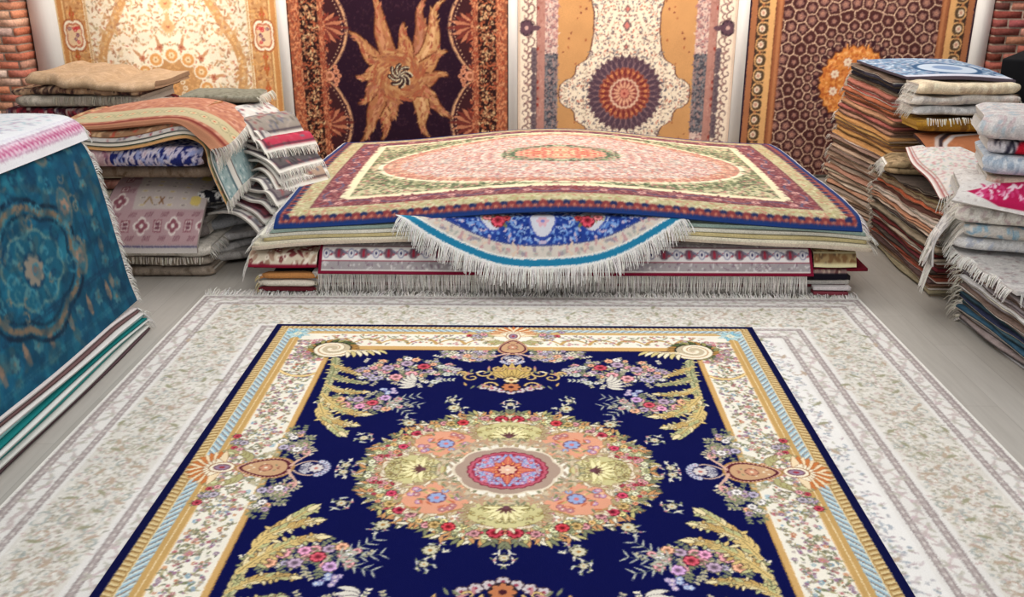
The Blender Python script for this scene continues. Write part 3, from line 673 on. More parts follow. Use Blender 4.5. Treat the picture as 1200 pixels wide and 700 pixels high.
def paint_greyborder(res=260):
    """front border of the grey rug with burgundy selvedge"""
    rnd=random.Random(91); W,Hh=3.42,.36; c=Cv(0,0,W,Hh,res,(158,150,150))
    dots(c,1500,0,0,W,Hh,rnd,[(196,190,190),(150,140,146),(130,110,120),(206,200,196)],(.005,.010),None,.5)
    c.rect(0,0,W,.022,(120,24,48)); c.rect(0,.022,W,.03,(214,206,200)); c.rect(0,.085,W,.093,(150,60,76)); c.rect(0,.093,W,.185,(226,220,216)); c.rect(0,.185,W,.193,(120,50,66)); c.rect(0,.26,W,.30,(110,46,60)); c.rect(0,.245,W,.26,(214,206,200))
    for k in range(40):
        x=.05+k*.087
        if k%2: c.flower(x,.138,.034,(110,84,96),(210,196,196),6,edge=(170,160,162)); c.leaf(x,.11,.06,.02,PI/2,(150,50,66))
        else: c.ell(x,.138,.024,.034,0,(150,150,170)); c.ell(x,.138,.016,.024,0,(226,220,216)); c.ell(x,.138,.008,.012,0,(60,60,100))
        c.leaf(x+.02,.12,.06,.014,.6,(160,90,100)); c.leaf(x+.02,.16,.06,.014,-.6,(110,110,130))
    for k in range(10):
        x=.2+k*.36; c.leaf(x,.315,.2,.05,0,(60,60,84)); c.leaf(x+.1,.33,.12,.05,PI,(206,200,200))
    c.rect(0,0,.022,Hh,(120,24,48)); c.rect(W-.022,0,W,Hh,(120,24,48))
    return down(c.a,1)
import bpy, os
C=bpy.context.scene
V=lambda *a: np.array(a,float)
# ------------------------------------------------------------------ materials
def nodes(name):
    m=bpy.data.materials.new(name); m.use_nodes=True; return m,m.node_tree.nodes,m.node_tree.links,m.node_tree.nodes['Principled BSDF']
def m_rug(name,nscale,bump,sheen,var=.12,rough=.95):
    m,N,L,b=nodes(name)
    ca=N.new('ShaderNodeVertexColor'); ca.layer_name='Col'
    tc=N.new('ShaderNodeTexCoord'); n1=N.new('ShaderNodeTexNoise'); n1.inputs['Scale'].default_value=nscale; n1.inputs['Detail'].default_value=2
    n2=N.new('ShaderNodeTexNoise'); n2.inputs['Scale'].default_value=5; n2.inputs['Detail'].default_value=3
    for n in (n1,n2): L.new(tc.outputs['Object'],n.inputs['Vector'])
    hs=N.new('ShaderNodeHueSaturation'); mr=N.new('ShaderNodeMapRange'); mr.inputs['From Min'].default_value=.3; mr.inputs['From Max'].default_value=.7
    mr.inputs['To Min'].default_value=1-var; mr.inputs['To Max'].default_value=1+var
    ad=N.new('ShaderNodeMath'); ad.operation='MULTIPLY_ADD'; ad.inputs[1].default_value=.65
    L.new(n1.outputs['Fac'],ad.inputs[0]); mu=N.new('ShaderNodeMath'); mu.operation='MULTIPLY'; mu.inputs[1].default_value=.35; L.new(n2.outputs['Fac'],mu.inputs[0]); L.new(mu.outputs[0],ad.inputs[2])
    L.new(ad.outputs[0],mr.inputs['Value']); L.new(mr.outputs[0],hs.inputs['Value']); L.new(ca.outputs['Color'],hs.inputs['Color']); L.new(hs.outputs['Color'],b.inputs['Base Color'])
    bp=N.new('ShaderNodeBump'); bp.inputs['Strength'].default_value=bump; bp.inputs['Distance'].default_value=.004; L.new(n1.outputs['Fac'],bp.inputs['Height']); L.new(bp.outputs[0],b.inputs['Normal'])
    b.inputs['Roughness'].default_value=rough; b.inputs['Sheen Weight'].default_value=sheen; b.inputs['Sheen Roughness'].default_value=.4; b.inputs['Specular IOR Level'].default_value=.06
    return m
M_PILE=m_rug('rug_pile',260,.35,.0,.12); M_WOOL=m_rug('thick_wool',110,.8,.03,.24); M_SILK=m_rug('silk_rug',300,.2,.06,.12,.75)
M_FRINGE=m_rug('cotton_fringe',90,.2,.0,.15); M_WALLRUG=m_rug('wall_rug',200,.4,.0,.18); M_BRICK=m_rug('old_brick',45,1.,0,.30)
def m_plaster():
    m,N,L,b=nodes('plaster'); n=N.new('ShaderNodeTexNoise'); n.inputs['Scale'].default_value=12; n.inputs['Detail'].default_value=5
    r=N.new('ShaderNodeValToRGB'); r.color_ramp.elements[0].color=(.78,.75,.71,1); r.color_ramp.elements[1].color=(.86,.83,.79,1)
    L.new(n.outputs['Fac'],r.inputs[0]); L.new(r.outputs[0],b.inputs['Base Color']); bp=N.new('ShaderNodeBump'); bp.inputs['Strength'].default_value=.1; L.new(n.outputs['Fac'],bp.inputs['Height']); L.new(bp.outputs[0],b.inputs['Normal'])
    b.inputs['Roughness'].default_value=.85; return m
def m_floor():
    m,N,L,b=nodes('pale_laminate'); tc=N.new('ShaderNodeTexCoord'); mp=N.new('ShaderNodeMapping'); mp.inputs['Rotation'].default_value=(0,0,PI/2)
    L.new(tc.outputs['Object'],mp.inputs[0]); br=N.new('ShaderNodeTexBrick'); br.inputs['Scale'].default_value=1; br.inputs['Brick Width'].default_value=1.3; br.inputs['Row Height'].default_value=.19; br.inputs['Mortar Size'].default_value=.0018
    br.inputs['Color1'].default_value=(.60,.56,.50,1); br.inputs['Color2'].default_value=(.67,.63,.57,1); br.inputs['Mortar'].default_value=(.50,.46,.41,1); br.offset=.37
    L.new(mp.outputs[0],br.inputs['Vector']); n=N.new('ShaderNodeTexNoise'); mp2=N.new('ShaderNodeMapping'); mp2.inputs['Scale'].default_value=(26,1.6,1); L.new(tc.outputs['Object'],mp2.inputs[0]); L.new(mp2.outputs[0],n.inputs['Vector']); n.inputs['Scale'].default_value=1.6; n.inputs['Detail'].default_value=5
    mx=N.new('ShaderNodeMix'); mx.data_type='RGBA'; mx.blend_type='MULTIPLY'; r=N.new('ShaderNodeValToRGB'); r.color_ramp.elements[0].position=.3; r.color_ramp.elements[0].color=(.86,.85,.84,1); r.color_ramp.elements[1].position=.7; r.color_ramp.elements[1].color=(1,1,1,1)
    L.new(n.outputs['Fac'],r.inputs[0]); mx.inputs[0].default_value=.8; L.new(br.outputs['Color'],mx.inputs[6]); L.new(r.outputs[0],mx.inputs[7]); L.new(mx.outputs[2],b.inputs['Base Color'])
    b.inputs['Roughness'].default_value=.42; return m
def m_black():
    m,N,L,b=nodes('black_shell'); n=N.new('ShaderNodeTexNoise'); n.inputs['Scale'].default_value=180; r=N.new('ShaderNodeValToRGB'); r.color_ramp.elements[0].color=(.004,.004,.005,1); r.color_ramp.elements[1].color=(.012,.012,.014,1)
    L.new(n.outputs['Fac'],r.inputs[0]); L.new(r.outputs[0],b.inputs['Base Color']); b.inputs['Roughness'].default_value=.9; b.inputs['Specular IOR Level'].default_value=.1; return m
M_PL=m_plaster(); M_FL=m_floor(); M_BK=m_black()
# ------------------------------------------------------------------ mesh helpers
def mesh(name,verts,faces,cols,mat,parent=None,smooth=True):
    """faces: list of index arrays, each array (n,k)"""
    me=bpy.data.meshes.new(name); verts=np.asarray(verts,np.float32).reshape(-1,3)
    me.vertices.add(len(verts)); me.vertices.foreach_set('co',verts.ravel())
    fl=[np.asarray(f,np.int32) for f in faces if len(f)]
    nl=sum(f.size for f in fl); npoly=sum(len(f) for f in fl)
    me.loops.add(nl); me.polygons.add(npoly)
    me.loops.foreach_set('vertex_index',np.concatenate([f.ravel() for f in fl]))
    tot=np.concatenate([np.full(len(f),f.shape[1],np.int32) for f in fl]); st=np.concatenate([[0],np.cumsum(tot)[:-1]]).astype(np.int32)
    me.polygons.foreach_set('loop_start',st); me.polygons.foreach_set('loop_total',tot)
    if smooth: me.polygons.foreach_set('use_smooth',np.ones(npoly,bool))
    me.update(calc_edges=True); me.validate()
    if cols is not None:
        ca=me.color_attributes.new('Col','BYTE_COLOR','POINT'); c=np.ones((len(verts),4),np.float32); c[:,:3]=np.clip(np.asarray(cols,np.float32).reshape(-1,3)/255,0,1)
        ca.data.foreach_set('color_srgb',c.ravel())
    me.materials.append(mat); o=bpy.data.objects.new(name,me); C.collection.objects.link(o)
    if parent is not None: o.parent=parent; o.location=-parent.location
    return o
def root(name,P):
    """the Empty at the base of a thing"""
    P=np.asarray(P).reshape(-1,3); o=bpy.data.objects.new(name,None); C.collection.objects.link(o); o.empty_display_size=.1
    o.location=(float(P[:,0].mean()),float(P[:,1].mean()),float(P[:,2].min())); return o
def gridf(ny,nx,off=0,flip=False):
    i=np.arange(ny*nx).reshape(ny,nx)+off
    q=np.stack([i[:-1,:-1],i[:-1,1:],i[1:,1:],i[1:,:-1]],-1).reshape(-1,4)
    return q[:,::-1] if flip else q
def norms(P):
    du=np.gradient(P,axis=1); dv=np.gradient(P,axis=0); n=np.cross(du,dv); return n/(np.linalg.norm(n,axis=2,keepdims=True)+1e-9)
def samp(a,ny,nx,v0=0,v1=1,u0=0,u1=1):
    """bilinear sampling of a canvas on an ny x nx grid"""
    y=np.linspace(v0,v1,ny)*(a.shape[0]-1); x=np.linspace(u0,u1,nx)*(a.shape[1]-1)
    y=np.clip(y,0,a.shape[0]-1.001); x=np.clip(x,0,a.shape[1]-1.001); j=y.astype(int);i=x.astype(int); fy=(y-j)[:,None,None];fx=(x-i)[None,:,None]
    g=lambda jj,ii:a[jj][:,ii]
    return (g(j,i)*(1-fx)+g(j,i+1)*fx)*(1-fy)+(g(j+1,i)*(1-fx)+g(j+1,i+1)*fx)*fy
def sheet(name,P,col,th,mat,edge=(200,190,180),back=(170,160,150),mid=False,parent=None,flip=False):
    """a cloth of thickness th; P (ny,nx,3) is its face (or its middle), col (ny,nx,3) its colours"""
    ny,nx=P.shape[:2]; n=norms(P)*(-1 if flip else 1)
    T=P+n*th/2 if mid else P; B=T-n*th
    def rim(G): return np.concatenate([G[0,:],G[1:,-1],G[-1,-2::-1],G[-2:0:-1,0]])
    def ridx():
        i=np.arange(ny*nx).reshape(ny,nx); return np.concatenate([i[0,:],i[1:,-1],i[-1,-2::-1],i[-2:0:-1,0]])
    rt,rb=rim(T),rim(B); m=len(rt); r=root(name,B)
    cb=np.empty((ny*nx,3));cb[:]=back; ce=np.empty((m,3)); ce[:]=edge
    a=np.arange(m);b=(a+1)%m; rf=np.stack([a,b,m+b,m+a],-1)
    mesh('pile',T,[gridf(ny,nx,0,flip)],col,mat,r)
    mesh('backing',B,[gridf(ny,nx,0,not flip)],cb,mat,r)
    mesh('binding',np.concatenate([rt,rb]),[rf if flip else rf[:,::-1]],np.concatenate([ce,ce*.9]),mat,r)
    return r
def flat(name,x0,y0,x1,y1,z,th,col,mat,edge,parent=None,zf=None):
    """a big flat rug: dense face, rim and a plain underside"""
    ny,nx=col.shape[:2]; X,Y=np.meshgrid(np.linspace(x0,x1,nx),np.linspace(y0,y1,ny)); Z=np.full_like(X,z+th)
    if zf is not None: Z=Z+zf(X,Y)
    T=np.stack([X,Y,Z],-1); k=ny*nx
    def rim(G): return np.concatenate([G[0,:],G[1:,-1],G[-1,-2::-1],G[-2:0:-1,0]])
    rt=rim(T); rb=rt.copy(); rb[:,2]=z; m=len(rt); ce=np.empty((m,3));ce[:]=edge; r=root(name,rb)
    a=np.arange(m);b=(a+1)%m
    mesh('pile',T,[gridf(ny,nx)],col,mat,r)
    mesh('binding',np.concatenate([rt,rb]),[np.stack([a,m+a,m+b,b],-1)],np.concatenate([ce,ce*.85]),mat,r)
    mesh('backing',rb,[a[::-1].reshape(1,-1)],ce*.85,mat,r)
    return r
def crom(P,n):
    """Catmull-Rom through the rows of P, n samples"""
    P=np.asarray(P,float); m=len(P)
    if m==2: t=np.linspace(0,1,n).reshape((-1,)+(1,)*(P.ndim-1)); return P[0]*(1-t)+P[1]*t
    Q=np.concatenate([[2*P[0]-P[1]],P,[2*P[-1]-P[-2]]]); t=np.linspace(0,m-1,n); i=np.clip(t.astype(int),0,m-2); f=(t-i).reshape((-1,)+(1,)*(P.ndim-1))
    a,b,c,d=Q[i],Q[i+1],Q[i+2],Q[i+3]
    return .5*((2*b)+(c-a)*f+(2*a-5*b+4*c-d)*f*f+(3*b-a-3*c+d)*f**3)
def arclen(P,n):
    """resample the rows of P evenly along their mean length"""
    d=np.linalg.norm(np.diff(P,axis=0),axis=-1).reshape(len(P)-1,-1).mean(1); c=np.concatenate([[0],np.cumsum(d)]); t=np.linspace(0,c[-1],n)
    i=np.clip(np.searchsorted(c,t,side='right')-1,0,len(P)-2); f=((t-c[i])/(c[i+1]-c[i]+1e-9)).reshape((-1,)+(1,)*(P.ndim-1)); return P[i]*(1-f)+P[i+1]*f
def surf(ctrl,ny,nx):
    """smooth surface through a small net of control points [rows][cols]"""
    G=arclen(crom(np.asarray(ctrl,float),ny*2),ny); return np.swapaxes(arclen(crom(np.swapaxes(G,0,1),nx*2),nx),0,1)
def fringe(edge,out,length,rnd,parent,col=(222,216,206),sp=.011,w=.0035,droop=.6,floor=None,jit_=.25,name='fringe'):
    """strands hanging off an edge polyline (n,3); out = outward vector(s)"""
    rg=np.random.RandomState(rnd.randrange(1<<30)); edge=np.asarray(edge,float); seg=np.linalg.norm(np.diff(edge,axis=0),axis=1); s=np.concatenate([[0],np.cumsum(seg)]); L=s[-1]; n=max(3,int(L/sp))
    out=np.asarray(out,float); t=(np.arange(n)+rg.uniform(.2,.8,n))/n*L
    p=np.stack([np.interp(t,s,edge[:,d]) for d in range(3)],-1)
    o=np.repeat(out[None],n,0) if out.ndim==1 else np.stack([np.interp(t,s,out[:,d]) for d in range(3)],-1)
    o=o/np.linalg.norm(o,axis=1,keepdims=True); tang=edge[-1]-edge[0]; tang=tang/np.linalg.norm(tang)
    # neighbouring strands lean together in tufts
    tuft=np.interp(t,np.linspace(0,L,max(4,int(L/.05))),rg.normal(0,1,max(4,int(L/.05))))
    d=o+tang*(rg.normal(0,jit_*.6,n)+tuft*jit_*.8)[:,None]; d[:,2]+=rg.normal(0,jit_*.4,n); l=length*rg.uniform(.7,1.12,n); a=rg.uniform(0,2,n); q=p.copy(); N=4; vs=[]
    for j in range(N):
        r=w*(1-.45*j/(N-1))*rg.uniform(.8,1.2,n)
        if floor is not None: q[:,2]=np.maximum(q[:,2],floor+r)
        cr=np.cross(d/np.linalg.norm(d,axis=1,keepdims=True),tang)
        vs.append(np.stack([q+tang*(r*np.cos(a+b*2*PI/3))[:,None]+cr*(r*np.sin(a+b*2*PI/3))[:,None] for b in range(3)],1))
        if j<N-1:
            d=d+V(0,0,-droop)+tang*rg.normal(0,jit_*.5,n)[:,None]; q=q+d/np.linalg.norm(d,axis=1,keepdims=True)*(l/(N-1))[:,None]
    vs=np.stack(vs,1).reshape(-1,3); tri=np.array([[0,1,4,3],[1,2,5,4],[2,0,3,5]]); f=np.concatenate([tri+3*j for j in range(N-1)])
    fs=(f[None]+np.arange(n)[:,None,None]*3*N).reshape(-1,4); cs=np.repeat(np.clip(np.array(col)+rg.uniform(-16,16,n)[:,None]+rg.uniform(-4,4,(n,3)),0,255),3*N,0)
    return mesh(name,vs,[fs],cs,M_FRINGE,parent)
def tag(o,label,cat='rug',group=None,kind=None):
    o['label']=label; o['category']=cat
    if group: o['group']=group
    if kind: o['kind']=kind
    return o
def struct(o): o['kind']='structure'; return o
RN=random.Random(99)
def wave(seed,amp,kx=3.,ky=2.):
    r=random.Random(seed); ph=[r.uniform(0,6.28) for _ in range(4)]; f=[r.uniform(.7,1.4) for _ in range(4)]
    return lambda x,y: amp*(.5*np.sin(kx*f[0]*x+ph[0])+.3*np.sin(ky*f[1]*y+ph[1])+.3*np.sin(kx*2.1*f[2]*x+1.3*y+ph[2])+.2*np.sin(kx*4.3*f[3]*x+ph[3]))
def folded(name,O,yaw,W,D,Hh,n,col,mat=None,edge=(205,198,188),back=(190,182,170),seed=0,nose=1.,amp=.012,fr=None,frc=(222,216,206),frl=.07,stag=.02,t=None,slope=0.,skew=0.,dense=90,stretch=False,cw=1.2):
    """a rug folded into n layers. O = left front bottom point; x' runs right, y' runs back; its folded nose faces the front"""
    r=random.Random(seed); lh=Hh/n; tt=(t or lh*.86); path=[]
    for i in range(n):
        zc=(i+.5)*lh; front=r.uniform(0,stag); bk=D*r.uniform(.93,1.)
        xs=[bk*(1-q/6)+front*(q/6) for q in range(7)]
        seq=[(x,zc) for x in xs]
        if i%2: seq=seq[::-1]
        path+=seq
        if i<n-1:
            cx=front if i%2==0 else bk; sg=-1 if i%2==0 else 1
            for q in range(1,6): a=-PI/2+PI*q/6; path.append((cx+sg*lh*.5*nose*math.cos(a),zc+lh*.5+lh*.5*math.sin(a)))
    path=np.array(path); d=np.concatenate([[0],np.cumsum(np.linalg.norm(np.diff(path,axis=0),axis=1))])
    npth=min(300,len(path)*(5 if n>4 else 9)); s=np.linspace(0,d[-1],npth); pa=np.interp(s,d,path[:,0]); pz=np.interp(s,d,path[:,1])
    nx=max(12,int(W*(dense if dense<90 else 170))); u=np.linspace(0,W,nx); wv=wave(seed,1.,5.,3.)
    A=pa[:,None]+0*u; Z=pz[:,None]+0*u; U=u[None,:]+0*A
    A=A+amp*1.6*wv(U+.3,Z*20); ramp=np.clip(Z/Hh,0,1); Z=Z+amp*ramp*wv(U,A*1.5)+slope*U-.25*Hh*0
    Z=Z-np.clip(.06-np.abs(U-0),0,1)*.25*ramp-np.clip(.06-np.abs(W-U),0,1)*.25*ramp
    er=np.clip(1-U/.07,0,1)**2+np.clip(1-(W-U)/.07,0,1)**2; A=A+.05*er*np.cos(np.clip(A/max(D,.01),0,1)*PI); Z=Hh/2+(Z-Hh/2)*(1-.22*er)
    U2=U+skew*A+.01*np.sin(pz*60+seed)[:,None]
    ca,sa=math.cos(yaw),math.sin(yaw)
    P=np.stack([O[0]+U2*ca-A*sa,O[1]+U2*sa+A*ca,O[2]+Z],-1)
    if isinstance(col,tuple): c=np.empty(P.shape); c[:]=col
    elif stretch: c=samp(col,npth,nx)
    else:
        mm=cw/col.shape[1]; tri=lambda v,n_: (lambda q: np.where(q<n_,q,2*n_-1-q))(np.mod(v.astype(int),2*n_))
        c=col[tri(s/mm,col.shape[0])][:,tri(u/mm,col.shape[1])]
    o=sheet(name,P,c,tt*.98,mat or M_WOOL,edge,back,mid=True)
    if fr:
        if 'L' in fr:
            E=P[:,0]; fringe(E[::1],V(-ca,-sa,0),frl,r,o,frc,droop=.8,sp=.012)
        if 'R' in fr: fringe(P[:,-1],V(ca,sa,0),frl,r,o,frc,droop=.8,sp=.012)
        if 'F' in fr: # along the top layer front
            j=int(np.argmin(np.abs(s-0))) ; k=int(np.argmin(P[:,nx//2,1]+0*P[:,nx//2,2])); fringe(P[k]+V(0,-tt*.5,0),V(sa,-ca,-.3),frl,r,o,frc,droop=1.)
    return o
# ------------------------------------------------------------------ room
def box(name,a,b,mat,cols=None):
    x0,y0,z0=a;x1,y1,z1=b
    v=[(x,y,z) for z in (z0,z1) for y in (y0,y1) for x in (x0,x1)]
    f=np.array([[0,2,3,1],[4,5,7,6],[0,1,5,4],[2,6,7,3],[0,4,6,2],[1,3,7,5]])
    return mesh(name,v,[f],cols,mat,smooth=False)
YW=9.8
struct(box('floor',(-6,-1.5,-.1),(6,YW+.3,0),M_FL))
struct(box('wall_back',(-6,YW,0),(6,YW+.2,3.4),M_PL))
struct(box('wall_left',(-6.15,-1.5,0),(-6,YW+.2,3.4),M_PL)); struct(box('wall_right',(6,-1.5,0),(6.15,YW+.2,3.4),M_PL))
def brick_pillar(x0,x1,yf,seed,label,pal):
    r=random.Random(seed); vs=[];fs=[];cs=[]
    def bx(a,b,c,tw=0):
        k=len(vs); x0,y0,z0=a;x1,y1,z1=b
        for z in (z0,z1):
            for y in (y0,y1):
                for x in (x0,x1): vs.append((x+r.uniform(-tw,tw),y+r.uniform(-tw,tw),z+r.uniform(-tw,tw))); cs.append(c)
        for f in ([0,2,3,1],[4,5,7,6],[0,1,5,4],[2,6,7,3],[0,4,6,2],[1,3,7,5]): fs.append([q+k for q in f])
    bx((x0+.012,yf+.014,0),(x1-.012,YW-.001,3.3),(176,156,140)); h=.066; z=.006; row=0
    while z<3.25:
        x=x0-(.13 if row%2 else 0)
        while x<x1:
            a,b=max(x,x0),min(x+.25,x1)
            if b-a>.03: bx((a+.006,yf+r.uniform(-.006,.006),z),(b-.006,YW-.02,z+h),jit(r.choice(pal),r,20),.004)
            x+=.262
        z+=h+.016; row+=1
    return tag(mesh('brick_pillar',vs,[np.array(fs)],cs,M_BRICK,smooth=False),label,'pillar')
brick_pillar(-5.95,-5.12,YW-.30,1,'reddish rough brick pillar left of the gold hanging rug',[(206,146,120),(214,168,146),(190,116,92),(210,184,166),(200,130,100)])
brick_pillar(4.66,5.9,YW-.14,2,'dark red brick pillar in the far right corner',[(150,84,70),(130,72,62),(166,110,96),(120,76,66),(150,100,84)])
# ------------------------------------------------------------------ wall rugs
def wallrug(a,xc,hw,zc,hh,label,top=2.75,edge=(200,170,130)):
    ny=a.shape[0]; zs=np.linspace(zc-hh,zc+hh,ny); k=(zs>.03)&(zs<top); a=a[k]; zs=zs[k]; nx=a.shape[1]
    X,Z=np.meshgrid(np.linspace(xc-hw,xc+hw,nx),zs)
    Y=YW-.035-.006*np.sin(X*3+zc)*np.sin(Z*2.)-.004
    o=sheet('hanging_rug',np.stack([X,Y,Z],-1),a,.014,M_WALLRUG,edge,(150,130,110),flip=False)
    return tag(o,label)
zc=lambda u,v:None
wallrug(paint_wall_gold(),-3.695,1.13,.93,1.55,'gold and cream medallion rug hanging leftmost on the back wall')
wallrug(paint_wall_sun(),-1.335,1.125,1.06,1.55,'dark hanging rug with a swirling golden flame sunburst')
wallrug(paint_wall_cream(),1.0,1.11,.885,1.55,'cream hanging rug with orange side panels and a dark star medallion')
wallrug(paint_wall_net(),3.357,1.13,1.0,1.55,'dark brown hanging rug with honeycomb net and glowing orange centre')
for k,(a_,b_) in enumerate(((-2.562,-2.463),(-.207,-.113),(2.113,2.225))): struct(box('trim_%d'%(k+1),(a_,YW-.055,0),(b_,YW,3.4),M_PL))
struct(box('trim_4',(-5.10,YW-.055,0),(-4.828,YW,3.4),M_PL)); struct(box('trim_5',(4.49,YW-.055,0),(4.655,YW,3.4),M_PL))
# ------------------------------------------------------------------ floor rugs
t=flat('ivory_rug',-2.24,.53,2.28,5.97,.0,.012,paint_ivory(330),M_PILE,(214,208,200))
tag(t,'very large ivory rug with grey guard stripes lying flat on the floor')
fringe([(-2.24,5.965,.012),(2.28,5.965,.012)],V(0,.9,.45),.075,RN,t,(222,217,210),sp=.005,w=.004,droop=.12,jit_=.35,floor=.001)
nav=flat('navy_medallion_rug',-1.583,1.895,1.417,5.405,.0125,.014,paint_main(),M_PILE,(14,16,56))
tag(nav,'navy blue rug with cream round floral medallion and gold borders, on the ivory rug')
# ------------------------------------------------------------------ central pile
XL,XR,YF,YB=-1.74,2.27,6.06,8.75
def slabrug(name,x0,x1,y0,y1,z,th,col,label,seed=0,amp=.006,back=(196,188,176),mat=None,yaw=0,nx=70,ny=40,top=None,group=None,front=.0,zf=None):
    X,Y=np.meshgrid(np.linspace(x0,x1,nx),np.linspace(y0,y1,ny)); w=wave(seed,amp,2.4,1.)
    Yw=Y+.012*np.sin(X*3.1+seed)+front*0
    Z=z+th+w(X,Y)+(zf(X,Y) if zf else 0)
    P=np.stack([X+.01*np.sin(Y*3+seed),Yw,Z],-1)
    if top is None: c=np.empty(P.shape);c[:]=col
    else: c=samp(top,ny,nx)
    o=sheet(name,P,c,th,mat or M_WOOL,col,back); 
    if label: tag(o,label,group=group)
    return o
# lowest rugs, front edges show between the fringes
o=slabrug('folded_rug',-1.80,2.10,6.10,8.6,.0,.05,(188,180,170),'pale grey rug at the very bottom of the central pile',1)
o=slabrug('folded_rug',-1.82,2.20,6.08,8.6,.055,.022,(112,44,52),'wine red rug second from the bottom of the central pile',2)
o=slabrug('folded_rug',-1.76,2.22,6.07,8.6,.082,.026,(206,200,192),'off-white rug third from the bottom of the central pile',3)
o=slabrug('folded_rug',-1.78,2.24,6.09,8.6,.112,.030,(44,38,42),'black edged rug just above the long white fringe of the central pile',4)
# fringe rug
o=slabrug('fringed_rug',-1.48,1.93,6.03,8.5,.146,.018,(206,198,190),'light grey rug whose long fringe hangs along the pile front',5,amp=.003)
fringe([(x,6.03+.012*math.sin(x*3.1+5),.155) for x in np.linspace(-1.46,1.92,40)],V(0,-.6,-1),.125,RN,o,(222,216,208),sp=.0045,w=.0036,droop=1.2,jit_=.14)
# left bottom coloured folded edges
for i,(cc,lb) in enumerate((((176,120,70),'ochre folded rug at the left foot of the central pile'),((206,196,180),'cream folded rug under the ochre one at the left of the pile'),((110,40,48),'maroon folded rug lowest at the left foot of the central pile'))):
    z0=(.118,.068,.02)[i]; tag(folded('folded_rug',(-1.86,6.005,z0),0,.40,.06,.042,2,cc,seed=20+i,amp=.004,edge=(210,196,150),fr='L',frl=.05,frc=(214,196,150)),lb)
o=slabrug('burgundy_edged_rug',-1.90,2.36,6.075,8.5,.175,.02,(120,26,42),'burgundy edged cream rug, corners showing at both sides of the pile',6,amp=.004)
# little visible front faces left and right of the grey rug
def face(name,x0,x1,ztop,zbot,ytop,ybot,cv,label,edge,th=.010,nx=None,bend=.02):
    nx=nx or int((x1-x0)*170); ctrl=[[V(x0,ybot,zbot),V((x0+x1)/2,ybot-.004,zbot-.003),V(x1,ybot,zbot)],[V(x0,(ytop+ybot)/2-bend,(ztop+zbot)/2),V((x0+x1)/2,(ytop+ybot)/2-bend-.004,(ztop+zbot)/2),V(x1,(ytop+ybot)/2-bend,(ztop+zbot)/2)],[V(x0,ytop,ztop),V((x0+x1)/2,ytop,ztop),V(x1,ytop,ztop)],[V(x0,ytop+.35,ztop+.006),V((x0+x1)/2,ytop+.35,ztop+.006),V(x1,ytop+.35,ztop+.006)]]
    ny=70; P=surf(ctrl,ny,nx); c=samp(cv,ny,nx,0,1.)
    o=sheet(name,P,c,th,M_PILE,edge,(190,180,170)); return tag(o,label)
gb=paint_greyborder(300)
cv=np.concatenate([gb[:int(gb.shape[0]*.95)],np.repeat(gb[-2:-1],60,0)],0)
g1=face('grey_floral_rug',-1.44,1.955,.335,.170,6.16,5.985,cv,'grey rug with white palmette border and thin burgundy edge, draped over pile front',(120,24,48))
lf=generic(5,(206,192,170),[(150,120,100),(170,140,120),(120,60,60),(226,214,196)],W=.5,Hh=.3,res=260,stripes=((0,.014,(120,24,44)),))
o=face('burgundy_edged_rug_corner',-1.93,-1.455,.290,.205,6.13,6.015,lf,'cream patterned rug corner with burgundy edge at the left end of the pile',(120,24,44)); o.name='patterned_rug'
fringe([(-1.93,6.02,.21),(-1.93,6.06,.25),(-1.93,6.13,.285)],V(-1,-.5,-.5),.13,RN,o,(226,220,212),sp=.006,droop=1.)
rf=generic(6,(150,128,90),[(120,90,60),(176,150,104),(96,76,56)],W=.4,Hh=.3,res=200,stripes=((0,.018,(214,204,160)),(.06,.07,(200,190,150)),(.27,.3,(90,70,50))))
o=face('patterned_rug',1.97,2.26,.315,.215,6.14,6.05,rf,'olive brown rug with cream band at the right end of the pile',(200,190,150))
rf=generic(7,(130,104,100),[(96,60,60),(160,130,120),(190,170,150)],W=.4,Hh=.2,res=200,stripes=((0,.02,(26,22,30)),))
o=face('patterned_rug',1.965,2.20,.195,.135,6.10,6.03,rf,'dim brown rug with black edge low at the right end of the pile',(30,26,32))
o=slabrug('folded_rug',1.965,2.22,6.0,6.065,.05,.02,(214,206,204),'white and wine folded rug end at the right foot of the pile',8,nx=12,ny=6,amp=.003); o.location.z+=.012
o2=slabrug('folded_rug',1.965,2.2,6.0,6.065,.025,.022,(130,60,70),'wine red folded rug end at the right foot of the pile',9,nx=12,ny=6,amp=.003)
# cream sheets
DY=lambda X,Y:0
def side(X): return np.clip((np.abs(X-.265)-1.55)/.55,0,1)**2
Zf=lambda X,Y:.07*np.exp(-((X-.25)/1.2)**2)-.03*side(X)*np.exp(-((Y-6.05)/.5)**2)
for i,(z,cc,lb,dx) in enumerate(((.345,(206,190,170),'beige rug just under the cream sheets of the central pile',.10),(.365,(232,224,200),'lower cream rug edge curving over the pile front',.09),(.392,(206,190,140),'yellow-cream rug edge between the cream ones of the pile',.03),(.418,(232,228,212),'upper cream rug edge under the medallion rug',.07),(.446,(176,200,190),'pale green rug edge directly under the medallion rug',.0))):
    o=slabrug('cream_rug',XL-.05-dx,XR+.03+dx*.6,YF+.03*(i-1)*.3,YB-.02,z,.022,cc,lb,30+i,amp=.0015,zf=Zf,nx=110)
    for e in (0,1):
        x=(XL-.05-dx) if e==0 else (XR+.03+dx*.6); 
        if i in (1,3,4): fringe([(x+.01*math.sin(y*3+30+i),y,z+.012+float(Zf(np.array(x),np.array(y)))) for y in np.linspace(YF+.03,YB-.1,30)],V(-1 if e==0 else 1,-.15,-.1),.10,RN,o,(228,224,216),sp=.013,droop=.5,jit_=.3)
